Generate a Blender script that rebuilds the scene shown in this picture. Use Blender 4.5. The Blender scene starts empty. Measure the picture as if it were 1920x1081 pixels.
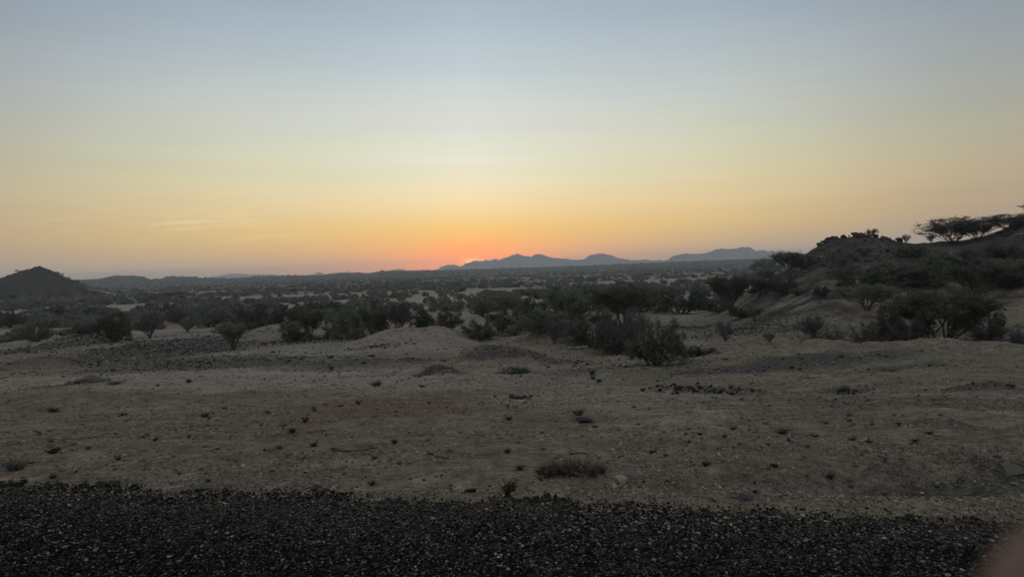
import bpy, math, random
import numpy as np
from mathutils import Matrix, Vector

random.seed(7)
rng = np.random.RandomState(11)
SC = bpy.context.scene
COL = SC.collection

# ------------------------------------------------------------------ camera
F = 1297.0                      # focal length in pixels of the 1920 wide photograph
PITCH = math.radians(1.77)
ROLL = math.atan(0.034)
CAMZ = 2.0
fwd = np.array([0, math.cos(PITCH), -math.sin(PITCH)])
up0 = np.array([0, math.sin(PITCH), math.cos(PITCH)])
rt0 = np.array([1.0, 0, 0])
RT = math.cos(ROLL) * rt0 - math.sin(ROLL) * up0
UP = math.sin(ROLL) * rt0 + math.cos(ROLL) * up0
cd = bpy.data.cameras.new('camera')
cam = bpy.data.objects.new('camera', cd)
COL.objects.link(cam)
cam.matrix_world = Matrix(((RT[0], UP[0], -fwd[0], 0), (RT[1], UP[1], -fwd[1], 0), (RT[2], UP[2], -fwd[2], CAMZ), (0, 0, 0, 1)))
cd.sensor_width = 36
cd.lens = F / 1920 * 36
cd.clip_start = 0.01
cd.clip_end = 80000
cd.dof.use_dof = True
cd.dof.focus_distance = 45.0
cd.dof.aperture_fstop = 8.0
SC.camera = cam

# ------------------------------------------------------------------ sky, sun, exposure
SUN_PX = 884
az_of = lambda px: math.atan2((fwd + RT * (px - 960) / F + UP * (540 - 495) / F)[0], (fwd + RT * (px - 960) / F + UP * (540 - 495) / F)[1])
SUN_AZ = az_of(SUN_PX)          # clockwise from +Y
SUN_EL = math.radians(0.35)     # already behind the far mountains
w = bpy.data.worlds.new('World')
SC.world = w
w.use_nodes = True
nt = w.node_tree
nt.nodes.clear()


def lin(c):
    return tuple((v / 255 / 12.92) if v / 255 < 0.04045 else ((v / 255 + 0.055) / 1.055) ** 2.4 for v in c) + (1,)


class NB:
    """small node builder"""
    def __init__(s, nt):
        s.nt = nt

    def n(s, t, **kw):
        nd = s.nt.nodes.new(t)
        for k, v in kw.items():
            if k == 'inp':
                for i, val in v.items():
                    if hasattr(val, 'is_output'):
                        s.nt.links.new(val, nd.inputs[i])
                    else:
                        nd.inputs[i].default_value = val
            else:
                setattr(nd, k, v)
        return nd

    def m(s, op, a, b=0.0, c=0.0, clamp=False):
        nd = s.n('ShaderNodeMath', operation=op, use_clamp=clamp, inp={0: a, 1: b, 2: c})
        return nd.outputs[0]

    def ramp(s, fac, stops, interp='LINEAR'):
        nd = s.n('ShaderNodeValToRGB', inp={0: fac})
        cr = nd.color_ramp
        cr.interpolation = interp
        while len(cr.elements) < len(stops):
            cr.elements.new(0.5)
        for e, (p, c) in zip(cr.elements, stops):
            e.position = p
            e.color = c if len(c) == 4 else tuple(c) + (1,)
        return nd.outputs[0]

    def mix(s, fac, a, b, blend='MIX'):
        nd = s.n('ShaderNodeMix', data_type='RGBA', blend_type=blend)
        for i, v in ((0, fac), (6, a), (7, b)):
            if hasattr(v, 'is_output'):
                s.nt.links.new(v, nd.inputs[i])
            else:
                nd.inputs[i].default_value = v
        return nd.outputs[2]

    def noise(s, vec, scale, detail=3, rough=0.55, out=0):
        return s.n('ShaderNodeTexNoise', inp={'Vector': vec, 'Scale': scale, 'Detail': detail, 'Roughness': rough}).outputs[out]


b = NB(nt)
tc = b.n('ShaderNodeTexCoord')
sep = b.n('ShaderNodeSeparateXYZ', inp={0: tc.outputs['Generated']})
elev = b.m('MULTIPLY', b.m('ARCSINE', sep.outputs[2]), 180 / math.pi)
ramp_e = b.m('DIVIDE', b.m('MAXIMUM', elev, 0.0), 60.0, clamp=True)


def E(y, top=None):               # photo row (at the sun column, horizon row 503) -> ramp position
    return max(0.0, math.degrees(math.atan((540 - y) / F) - math.atan((540 - 503) / F))) / 60


sun_stops = [(0.0, lin((240, 140, 84))), (E(478), lin((255, 160, 58))), (E(455), lin((255, 184, 78))), (E(425), lin((255, 203, 106))),
             (E(390), lin((252, 220, 158))), (E(345), lin((243, 229, 190))), (E(300), lin((233, 230, 206))), (E(240), lin((221, 222, 211))),
             (E(170), lin((205, 213, 212))), (E(90), lin((186, 199, 207))), (E(0), lin((168, 183, 196))), (0.6, lin((160, 174, 188))), (1.0, lin((150, 163, 178)))]
mid_stops = [(0.0, lin((146, 122, 88))), (E(480), lin((182, 148, 98))), (E(460), lin((200, 164, 106))), (E(435), lin((216, 181, 112))),
             (E(395), lin((222, 196, 142))), (E(340), lin((216, 205, 165))), (E(280), lin((205, 205, 180))), (E(200), lin((192, 199, 194))),
             (E(100), lin((172, 184, 192))), (E(0), lin((152, 167, 182))), (0.6, lin((152, 165, 180))), (1.0, lin((145, 158, 174)))]
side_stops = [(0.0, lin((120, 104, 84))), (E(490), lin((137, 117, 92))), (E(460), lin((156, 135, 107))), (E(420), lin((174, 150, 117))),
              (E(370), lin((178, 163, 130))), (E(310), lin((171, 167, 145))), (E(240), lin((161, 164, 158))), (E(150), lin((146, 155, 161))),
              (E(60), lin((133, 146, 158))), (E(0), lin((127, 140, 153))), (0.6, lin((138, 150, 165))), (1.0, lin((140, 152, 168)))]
# angle between the view direction and the sun, around the compass
hx = b.m('MULTIPLY', sep.outputs[0], math.sin(SUN_AZ))
hy = b.m('MULTIPLY', sep.outputs[1], math.cos(SUN_AZ))
hl = b.m('SQRT', b.m('ADD', b.m('MULTIPLY', sep.outputs[0], sep.outputs[0]), b.m('MAXIMUM', b.m('MULTIPLY', sep.outputs[1], sep.outputs[1]), 1e-6)))
cosa = b.m('DIVIDE', b.m('ADD', hx, hy), hl)
ang = b.m('MULTIPLY', b.m('ARCCOSINE', b.m('MINIMUM', b.m('MAXIMUM', cosa, -1.0), 1.0)), 180 / math.pi)
f1 = b.n('ShaderNodeMapRange', interpolation_type='SMOOTHSTEP', inp={0: ang, 1: -9.0, 2: 25.0, 3: 0.0, 4: 1.0}).outputs[0]
f1 = b.m('MULTIPLY', b.m('SUBTRACT', f1, 0.173), 1.209, clamp=True)
f2 = b.n('ShaderNodeMapRange', interpolation_type='SMOOTHSTEP', inp={0: ang, 1: 17.0, 2: 42.0, 3: 0.0, 4: 1.0}).outputs[0]
f3 = b.n('ShaderNodeMapRange', interpolation_type='SMOOTHSTEP', inp={0: ang, 1: 40.0, 2: 120.0, 3: 1.0, 4: 1.25}).outputs[0]  # unseen sky away from the sun, brightened to lift the ground light
c = b.mix(f1, b.ramp(ramp_e, sun_stops), b.ramp(ramp_e, mid_stops))
c = b.mix(f2, c, b.ramp(ramp_e, side_stops))
# red-orange glow hugging the ridge round the sunken sun
dz = b.m('SUBTRACT', elev, 0.55)
g2 = b.m('ADD', b.m('POWER', b.m('DIVIDE', ang, 5.6), 2.0), b.m('POWER', b.m('DIVIDE', dz, 1.5), 2.0))
glow = b.m('POWER', 2.718, b.m('MULTIPLY', g2, -1.0))
c = b.mix(b.m('MULTIPLY', glow, 1.0), c, lin((255, 130, 10)))
dz2 = b.m('SUBTRACT', elev, 0.62)
g3 = b.m('ADD', b.m('POWER', b.m('DIVIDE', ang, 0.75), 2.0), b.m('POWER', b.m('DIVIDE', dz2, 0.22), 2.0))
core = b.m('POWER', 2.718, b.m('MULTIPLY', g3, -1.0))
c = b.mix(b.m('MULTIPLY', core, 0.7), c, lin((255, 196, 60)))
# thin high cirrus streaks, left of the sun
azd = b.m('MULTIPLY', b.m('ARCTAN2', sep.outputs[0], sep.outputs[1]), 180 / math.pi)
cv = b.n('ShaderNodeCombineXYZ', inp={0: b.m('MULTIPLY', azd, 0.16), 1: b.m('ADD', b.m('MULTIPLY', elev, 1.9), b.m('MULTIPLY', azd, -0.14)), 2: 3.1}).outputs[0]
cn = b.noise(cv, 1.0, 4, 0.6)
cn = b.n('ShaderNodeMapRange', interpolation_type='SMOOTHSTEP', inp={0: cn, 1: 0.5, 2: 0.72, 3: 0.0, 4: 1.0}).outputs[0]
band = b.m('ADD', b.m('POWER', b.m('DIVIDE', b.m('SUBTRACT', elev, 4.2), 1.8), 2.0), b.m('POWER', b.m('DIVIDE', b.m('SUBTRACT', azd, -23.0), 9.0), 2.0))
band = b.m('POWER', 2.718, b.m('MULTIPLY', band, -1.0))
c = b.mix(b.m('MULTIPLY', b.m('MULTIPLY', cn, band), 0.38), c, lin((248, 222, 170)))
# one thin brushed streak (slopes a little up to the right)
st_d = b.m('SUBTRACT', b.m('SUBTRACT', elev, 4.15), b.m('MULTIPLY', b.m('SUBTRACT', azd, -25.3), 0.07))
st = b.m('ADD', b.m('POWER', b.m('DIVIDE', st_d, 0.11), 2.0), b.m('POWER', b.m('DIVIDE', b.m('SUBTRACT', azd, -25.3), 1.8), 2.0))
st = b.m('POWER', 2.718, b.m('MULTIPLY', st, -1.0))
c = b.mix(b.m('MULTIPLY', st, 0.42), c, lin((250, 224, 168)))
lay = b.noise(b.n('ShaderNodeCombineXYZ', inp={0: b.m('MULTIPLY', azd, 0.035), 1: b.m('MULTIPLY', elev, 0.55), 2: 7.7}).outputs[0], 1.0, 6, 0.62)
c = b.mix(1.0, c, b.ramp(lay, [(0.3, (0.97, 0.974, 0.98)), (0.7, (1.03, 1.024, 1.014))]), 'MULTIPLY')
gray = b.n('ShaderNodeMapRange', inp={0: elev, 1: -2.0, 2: 0.0, 3: 0.25, 4: 1.0}).outputs[0]
# the low sky is brighter above the haze layer than it looks through it
path = b.m('MINIMUM', b.m('DIVIDE', 0.198, b.m('MAXIMUM', b.m('TANGENT', b.m('MULTIPLY', elev, math.pi / 180)), 0.001)), 16.2)
lift = b.m('POWER', 2.718, b.m('MULTIPLY', path, 0.106))
boost = b.m('ADD', b.m('ADD', 1.0, b.m('MULTIPLY', glow, 0.35)), b.m('MULTIPLY', core, 0.3))
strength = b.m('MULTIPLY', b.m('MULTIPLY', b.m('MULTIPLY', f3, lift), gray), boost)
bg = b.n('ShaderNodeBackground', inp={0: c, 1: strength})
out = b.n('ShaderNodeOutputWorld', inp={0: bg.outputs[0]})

sl = bpy.data.lights.new('sun', 'SUN')
sl.energy = 0.25
sl.angle = math.radians(0.5)
sl.color = (1.0, 0.55, 0.3)
so = bpy.data.objects.new('sun', sl)
so.rotation_euler = (math.radians(90) - SUN_EL, 0, math.pi - SUN_AZ)   # shines from the sun's bearing towards the camera
COL.objects.link(so)

SC.view_settings.view_transform = 'Standard'
SC.view_settings.look = 'None'
SC.view_settings.exposure = 0
SC.view_settings.gamma = 1
SC.cycles.use_denoising = True
SC.cycles.max_bounces = 5
SC.cycles.volume_bounces = 1
SC.cycles.diffuse_bounces = 3

# ------------------------------------------------------------------ noise helpers
def _h(ix, iy, seed):
    h = (ix.astype(np.int64) * 374761393 + iy.astype(np.int64) * 668265263 + seed * 974634777) & 0xFFFFFFFF
    h = ((h ^ (h >> 13)) * 1274126177) & 0xFFFFFFFF
    h = h ^ (h >> 16)
    return (h & 0xFFFFFF) / float(0xFFFFFF)


def vn(x, y, seed=0):
    ix = np.floor(x); iy = np.floor(y)
    fx = x - ix; fy = y - iy
    fx = fx * fx * fx * (fx * (fx * 6 - 15) + 10); fy = fy * fy * fy * (fy * (fy * 6 - 15) + 10)
    a = _h(ix, iy, seed); bb = _h(ix + 1, iy, seed); cc = _h(ix, iy + 1, seed); d = _h(ix + 1, iy + 1, seed)
    return (a * (1 - fx) + bb * fx) * (1 - fy) + (cc * (1 - fx) + d * fx) * fy


def fbm(x, y, seed=0, octv=4, g=0.5):
    s = 0; a = 1; t = 0
    for i in range(octv):
        s = s + a * vn(x * 2 ** i + 17.3 * i, y * 2 ** i - 9.1 * i, seed + i)
        t += a
        a *= g
    return s / t - 0.5


def sstep(a, bb, x):
    t = np.clip((x - a) / (bb - a), 0, 1)
    return t * t * (3 - 2 * t)


def ray(px, py):
    d = fwd + RT * (px - 960) / F + UP * (540.5 - py) / F
    return d / math.hypot(d[0], d[1])     # unit horizontal length: t is ground distance


def project(x, y, z):
    v = np.array([x, y, z - CAMZ])
    dd = v @ fwd
    return 960 + F * (v @ RT) / dd, 540.5 - F * (v @ UP) / dd


# ------------------------------------------------------------------ terrain
PY = np.array([-50, 0, 5.5, 7, 9, 11, 15, 22, 34, 58, 76, 130, 220, 450, 1000, 2500, 6000, 12000, 60000.])
PZ = np.array([0, 0, 0, -.06, -.25, -.52, -1.1, -2.07, -3.27, -5.17, -6.2, -8.0, -9.9, -11.9, -13.4, -17.2, -23, -28, -60.])
LY = np.log(PY + 60)


def base(x, y):
    r = np.hypot(x, y)
    d = np.maximum(y + 0.05 * x, 0.30 * r)
    d = np.where(y < 0, np.minimum(np.maximum(d, y), 4.0), d)
    d = np.where((y < 0) & (r > 60), 0.3 * r, d)
    return np.interp(np.log(d + 60), LY, PZ)


def ridge_tab(pts, R):
    az = []; zz = []
    for px, py in pts:
        d = ray(px, py)
        az.append(math.atan2(d[0], d[1]))
        Rr = R(px) if callable(R) else R
        zz.append(CAMZ + d[2] * Rr)
    return np.array(az), np.array(zz)


RH = lambda px: 140 + (px - 1500) * 0.05
HAZ, HZ = ridge_tab([(1290, 556), (1380, 538), (1430, 518), (1480, 498), (1505, 480), (1520, 463), (1545, 448), (1575, 440), (1610, 437), (1650, 440), (1690, 449),
                     (1720, 452), (1760, 448), (1800, 447), (1840, 441), (1880, 429), (1920, 414), (1980, 396), (2100, 375), (2600, 340)], RH)
HR = np.array([RH(p) for p in (1290, 1380, 1430, 1480, 1505, 1520, 1545, 1575, 1610, 1650, 1690, 1720, 1760, 1800, 1840, 1880, 1920, 1980, 2100, 2600)])
LAZ, LZ = ridge_tab([(-500, 545), (-300, 532), (-150, 522), (-60, 523), (0, 522.5), (20, 518), (45, 510.5), (60, 505), (75, 500.5), (86, 503.5), (96, 509), (112, 517.5), (125, 523), (140, 529), (160, 537), (220, 552)], 820)
MAZ, MZ = ridge_tab([(-300, 530), (60, 531), (150, 525), (185, 523), (205, 519), (225, 517), (255, 517), (270, 520), (283, 524), (300, 523), (318, 519), (345, 519), (380, 521), (430, 522), (480, 519), (540, 516.5), (600, 516),
                     (640, 511), (668, 511), (690, 512), (715, 508), (750, 507.5), (790, 507), (830, 506.5), (900, 504.5), (1000, 501), (1150, 496), (1300, 489.5), (1450, 484), (1600, 480), (2200, 460)], 2600)

CRESTS = []
for _pts, _R, _fr, _bk in [
    ([(1240, 682), (1300, 670), (1350, 663), (1400, 659), (1500, 653), (1560, 650), (1600, 646), (1640, 642), (1680, 642), (1720, 638), (1765, 636), (1800, 637), (1850, 641), (1920, 647), (2000, 652), (2300, 660), (2700, 670)], 38, 21, 5),
    ([(630, 642), (655, 640), (680, 634), (705, 624), (725, 616), (745, 612.5), (770, 612), (788, 614.5), (806, 612), (830, 612), (848, 618), (866, 628), (885, 636), (905, 642), (930, 650)], 66, 46, 4),
    ([(925, 645), (945, 638), (970, 631), (1000, 624), (1030, 620), (1050, 621), (1075, 628), (1100, 640)], 72, 58, 4),
    ([(60, 643), (85, 638), (110, 633), (140, 628), (158, 622), (176, 619), (192, 621), (205, 628), (222, 640), (232, 646)], 76, 68, 3),
    ([(150, 665), (185, 655), (215, 651), (255, 645), (285, 648), (320, 653), (360, 660)], 54, 47, 3),
    ([(440, 634), (465, 622), (490, 613), (520, 610), (550, 612), (580, 620), (605, 632)], 86, 68, 6),
    ([(780, 700), (795, 690), (810, 681), (825, 680), (845, 685), (865, 692), (880, 700)], 38, 35.5, 1.2),
    ([(845, 665), (870, 652), (900, 646), (950, 645), (985, 650), (1015, 662), (1045, 674), (1060, 682)], 50, 44, 2.5),
    ([(0, 688), (30, 680), (60, 672), (95, 668), (130, 674), (160, 684)], 44, 38, 2),
    ([(1755, 730), (1790, 716), (1830, 708), (1850, 706), (1875, 712), (1905, 722), (1940, 726), (2000, 735)], 27, 22.5, 1.6),
    ([(1040, 706), (1120, 694), (1200, 688), (1290, 690), (1380, 698), (1460, 708)], 40, 35, 1.5),
    ([(1370, 728), (1430, 712), (1520, 703), (1620, 704), (1720, 712), (1800, 724), (1880, 732)], 30, 26, 1.2),
    ([(1180, 800), (1260, 784), (1340, 777), (1430, 780), (1520, 790), (1600, 803)], 20, 18, .6),
    ([(-60, 760), (40, 745), (160, 738), (280, 739), (380, 748), (460, 760)], 24, 22, .8),
    ([(560, 800), (660, 787), (760, 783), (860, 788), (950, 800)], 16, 14, .5),
    ([(1650, 925), (1700, 921), (1760, 922), (1810, 934), (1850, 950), (1880, 962), (1920, 968), (1960, 975)], 6.9, 6.4, .2),
]:
    if _R not in (38, 6.9) or _pts[0][0] not in (1240, 1650):
        # the foot of the mound stands where its lowest photo row meets the plain slope
        _m = (_pts[0][0] + _pts[-1][0]) / 2
        _y = max(p[1] for p in _pts)
        _d = ray(_m, _y)
        _t = np.geomspace(4, 400, 1500)
        _g = np.nonzero(CAMZ + _d[2] * _t < base(_d[0] * _t, _d[1] * _t))[0]
        _foot = _t[_g[0]] if len(_g) else 300
        _R2 = _foot * 1.06
        _fr, _bk, _R = _foot * .93, _R2 * .05, _R2
    _a, _z = ridge_tab(_pts, _R)
    CRESTS.append((_a, _z, _R, _fr, _bk))
BUMPS = []    # x, y, half-width across, half-depth, height, angle-like skew
WALLB = []


def H(x, y):
    if np.ndim(x) == 0:
        return H(np.array([x], float), np.array([y], float))[0]
    x = np.asarray(x, float); y = np.asarray(y, float)
    r = np.hypot(x, y) + 1e-6
    az = np.arctan2(x, y)
    z = base(x, y)
    z0 = z
    front = (y > 0)
    # right-hand rocky hill
    hr = np.interp(az, HAZ, HR)
    hz = np.interp(az, HAZ, HZ)
    bR = base(np.sin(az) * hr, np.cos(az) * hr)
    up = np.maximum(hz - bR, 0)
    t = np.where(r < hr, sstep(0.36, 1.0, r / hr) * 0.5 + 0.5 * np.clip((r / hr - 0.42) / 0.58, 0, 1), 1 - sstep(1.0, 3.2, r / hr))
    rough = (fbm(x / 9, y / 9, 5, 5, 0.6) * 3.0 + (0.25 - np.abs(fbm(x / 5, y / 5, 6, 4, .6))) * 1.6) * sstep(0.6, 0.95, r / hr) * sstep(1.25, 1.02, r / hr) * sstep(2.0, 8, up)
    hm_ = sstep(HAZ[0], HAZ[3], az)
    gul = np.abs(fbm(az * 26 + fbm(x / 20, y / 20, 7, 2) * 1.5, r / 60, 8, 3)) * 5.0 * sstep(.45, .75, r / hr) * sstep(1.0, .85, r / hr)
    z = np.where(front & (az > HAZ[0]) & (az < 1.35), z + (up * t + rough * 0.36 - gul * .3 * sstep(2, 8, up)) * hm_, z)
    # distant left hill
    lz = np.interp(az, LAZ, LZ)
    upl = np.maximum(lz + 14, 0)
    tl = np.exp(-((r - 820) / 130) ** 2)
    z = np.where(front & (az < LAZ[-1]) & (az > -1.3), z + (upl * (1 + 0)) * tl * sstep(-13.5, -10.5, lz) + (fbm(x / 14, y / 14, 9, 5, .7) * 9 - 1.2) * tl * sstep(545, 1200, r + 300) * sstep(1.2, 1.0, r / 820), z)
    # low rim of the plain
    mz = np.interp(az, MAZ, MZ)
    upm = np.maximum(mz + 17.5, 0)
    tm = np.exp(-((r - 2600) / 500) ** 2)
    z = np.where(front & (np.abs(az) < 1.2), z + upm * tm, z)
    # undulation
    a1 = sstep(9, 30, y) * sstep(300, 120, r)
    z = z + fbm(x / 9 + 3, y / 7, 21, 3) * 0.55 * a1
    a2 = sstep(60, 160, r) * sstep(2000, 700, r)
    z = z + fbm(x / 60, y / 45, 31, 3) * 3.4 * a2
    a0 = sstep(5.6, 8.5, y) * sstep(60, 25, r)
    rl = np.abs(fbm(x / 5.5 + fbm(x / 3, y / 3, 47, 2), y / 2.2, 45, 3, .55))
    z = z - .14 * sstep(.05, 0, rl) * sstep(7.5, 11, y) * sstep(80, 40, r)
    z = z + (fbm(x / 1.3, y / 1.0, 41, 4, 0.6) * 0.10 + fbm(x / 3.7, y / 2.8, 51, 2) * 0.10) * a0
    for (ca, cz, cR, cf, cb) in CRESTS:
        m = front & (az > ca[0]) & (az < ca[-1]) & (r > cf) & (r < cR + cb * 3)
        if not m.any():
            continue
        rm = r[m]; am = az[m]
        fade = sstep(ca[0], ca[1], am) * (1 - sstep(ca[-2], ca[-1], am))
        upc = np.maximum(np.interp(am, ca, cz) - base(np.sin(am) * cR, np.cos(am) * cR), 0)
        pr = np.where(rm < cR, sstep(0, 1, (rm - cf) / (cR - cf)), np.exp(-((rm - cR) / cb) ** 2))
        zadd = upc * pr * fade * (1 + .5 * fbm(x[m] / (cR * .045), y[m] / (cR * .045), 63, 5, .62))
        damp = pr * fade
        z[m] = z[m] * 1.0 + zadd - (z[m] - z0[m]) * damp * .75
    for (bx, by, ww, dd, hh, pw) in BUMPS:
        m = (np.abs(x - bx) < ww * 3.2) & (np.abs(y - by) < dd * 3.2)
        if not m.any():
            continue
        q = ((x - bx) / ww) ** 2 + ((y - by) / dd) ** 2
        nz = 1 + 0.55 * fbm(x / (ww * 0.35), y / (ww * 0.35), 61, 4, 0.6)
        z = z + np.where(m, hh * np.exp(-q ** pw) * nz, 0)
    return z


TS = np.concatenate([np.linspace(2.5, 60, 300), np.geomspace(60.5, 14000, 420)])


def P(px, py, r=None):
    """where the ray through a photo pixel meets the ground (or at a given ground distance)"""
    d = ray(px, py)
    if r is not None:
        x, y = d[0] * r, d[1] * r
        return x, y, float(H(x, y))
    zz = CAMZ + d[2] * TS
    g = H(d[0] * TS, d[1] * TS)
    k = np.nonzero(zz < g)[0]
    if len(k) == 0:
        t = 150.0
    else:
        k = k[0]
        if k == 0:
            t = TS[0]
        else:
            a = zz[k - 1] - g[k - 1]; bb = g[k] - zz[k]
            t = TS[k - 1] + (TS[k] - TS[k - 1]) * a / (a + bb + 1e-9)
    return d[0] * t, d[1] * t, float(H(d[0] * t, d[1] * t))


def bump(px, py, wpx, hpx, depth=None, pw=1.0, r=None):
    """a mound whose foot line is at (px, py): wpx across, hpx high in the photo"""
    x, y, z = P(px, py, r)
    rr = math.hypot(x, y)
    wm = wpx * rr / F / 2 * 0.75
    hm = hpx * rr / F
    dm = depth if depth else max(wm * 0.45, hm * 1.6)
    return (x, y + dm * 0.8, wm, dm, hm, pw)


_b = []
for a in [
    (160, 716, 55, 11, 0.7), (225, 718, 70, 9, 0.7), 
    (610, 692, 420, 9, 2.0, 1.4),
    (965, 698, 70, 9, 1.0),
    (1480, 535, 80, 22, 4.0, 1.3), (1560, 650, 90, 14, 2.0),
    (1100, 792, 46, 8, .3), (1465, 808, 80, 7, .5), (1830, 810, 110, 12, .8), (1885, 885, 90, 20, .6), (600, 905, 46, 8, .15), (240, 905, 90, 6, .2), (1240, 905, 110, 8, .25),
    (490, 800, 120, 8, .5), (330, 744, 220, 5, .8), (1140, 840, 160, 7, .5), (770, 870, 140, 6, .4), (1500, 890, 160, 9, .35),
    (1320, 780, 200, 8, .8), (900, 800, 200, 7, .8), (120, 835, 180, 9, .5),
]:
    _b.append(bump(*a))
# gully on the right, behind the crumbling lip by the road
gx, gy, gz = P(1810, 925)
_b.append((gx + .2, gy + 0.65, 1.5, 0.45, -0.30, 1.2))
gx, gy, gz = P(1890, 905)
_b.append((gx, gy + 0.2, 1.2, 0.3, -0.16, 1.2))
gx, gy, gz = P(1290, 660)
_b.append((gx, gy + 3, 9, 3, -0.8, 1.2))
BUMPS.extend(_b)

# soil colour patches (the roadside gully's is painted shade): kind, centre pixel, size in pixels, strength
PATCH = []


def patch(kind, px, py, wpx, hpx, s=1.0, r=None):
    x, y, z = P(px, py, r)
    rr = math.hypot(x, y)
    x2, y2, _ = P(px, py - hpx / 2)
    x3, y3, _ = P(px, py + hpx / 2)
    dd = max(abs(y2 - y3) / 2, 0.15)
    dd = min(dd, rr * 0.5)
    PATCH.append((kind, x, (y2 + y3) / 2 if abs(y2 - y3) < rr else y, wpx * rr / F / 2, dd, s))


for a in [
    ('sand', 300, 706, 900, 26, 1.0), ('sand', 560, 718, 900, 22, .9), ('sand', 900, 715, 500, 24, .6), ('sand', 1100, 745, 500, 40, .5),
    ('sand', 800, 640, 330, 40, .7), ('sand', 560, 655, 330, 30, .9), ('sand', 150, 650, 420, 8, .7), ('sand', 130, 612, 110, 12, 1.0),
    ('sand', 1010, 628, 120, 14, .9), ('sand', 1330, 590, 200, 34, .7), ('sand', 1480, 560, 300, 34, .7), ('sand', 1430, 620, 260, 30, .35), ('sand', 1700, 548, 260, 8, .7), ('sand', 1880, 512, 90, 12, .8),
    ('sand', 1350, 780, 360, 60, .45), ('sand', 240, 600, 500, 8, .8), ('sand', 680, 570, 420, 12, .9), ('sand', 860, 565, 300, 14, .9), ('sand', 1060, 690, 300, 14, .5),
    ('sand', 270, 630, 130, 22, .8), ('sand', 350, 618, 120, 12, .8), ('sand', 1900, 655, 200, 6, .35), ('sand', 1600, 670, 400, 8, .3),
    ('sand', 1200, 597, 60, 8, .8),
    ('red', 720, 765, 460, 46, 1.0), ('red', 580, 770, 220, 40, .7), ('red', 130, 632, 190, 22, .9), ('red', 300, 750, 500, 26, .45), ('red', 1300, 870, 700, 100, .28),
    ('red', 1640, 650, 100, 12, .5), ('red', 1320, 905, 160, 30, .5), ('red', 830, 840, 500, 50, .2),
    ('dark', 820, 692, 110, 22, 1.0), ('dark', 950, 660, 200, 26, .9), ('dark', 1060, 680, 120, 12, .6), ('dark', 190, 714, 120, 12, .9), ('dark', 280, 655, 230, 24, .9),
    ('dark', 110, 672, 330, 36, .7), ('dark', 420, 678, 420, 26, .75), ('dark', 700, 650, 120, 10, .3), ('dark', 1150, 690, 260, 14, .4), ('dark', 340, 640, 200, 12, .5), ('dark', 560, 640, 220, 12, .4), ('dark', 640, 682, 360, 22, .8), ('dark', 1470, 684, 460, 30, .95), ('dark', 1680, 690, 180, 12, .5), ('dark', 1330, 730, 170, 18, .85),
    ('dark', 1580, 732, 90, 12, .8), ('dark', 1850, 722, 170, 20, .9), ('dark', 1250, 690, 240, 20, .7), ('dark', 1560, 620, 180, 40, .6), ('dark', 1750, 620, 340, 40, .8), ('dark', 1880, 880, 90, 26, .8),
    ('dark', 1830, 800, 120, 14, .6), ('dark', 1100, 785, 50, 10, .9), ('dark', 1800, 922, 240, 18, .6), ('dark', 1480, 525, 80, 24, .9), ('dark', 20, 660, 150, 30, .5), ('dark', 1420, 615, 200, 40, .35),  # the wide one at the roadside gully paints the hollow's shade into the soil
    ('dark', 965, 695, 80, 10, .7), ('dark', 1300, 615, 80, 12, .5), ('dark', 1660, 755, 300, 30, .3),
    ('green', 60, 830, 220, 110, .6), ('green', 1700, 680, 460, 60, .6), ('green', 1800, 800, 400, 120, .5), ('green', 1250, 700, 460, 36, .6), ('green', 700, 676, 260, 18, .6),
    ('green', 540, 624, 120, 12, .8), ('green', 1150, 760, 300, 60, .35), ('green', 1540, 575, 160, 18, .5), ('green', 1000, 780, 300, 60, .2),
]:
    patch(*a)


def opening(x, y):
    """> 0 where the plain lies open between the bushes"""
    wx = x + 90 * fbm(x / 160 + 2, y / 160, 301, 3); wy = y + 70 * fbm(x / 130, y / 130 + 7, 311, 3)
    return .7 * fbm(wx / 150 + 5, wy / 40, 101, 5, .66) + .75 * fbm(wx / 44, wy / 13, 321, 4, .62) + .25 * fbm(x / 420, y / 300, 331, 2)


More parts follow.
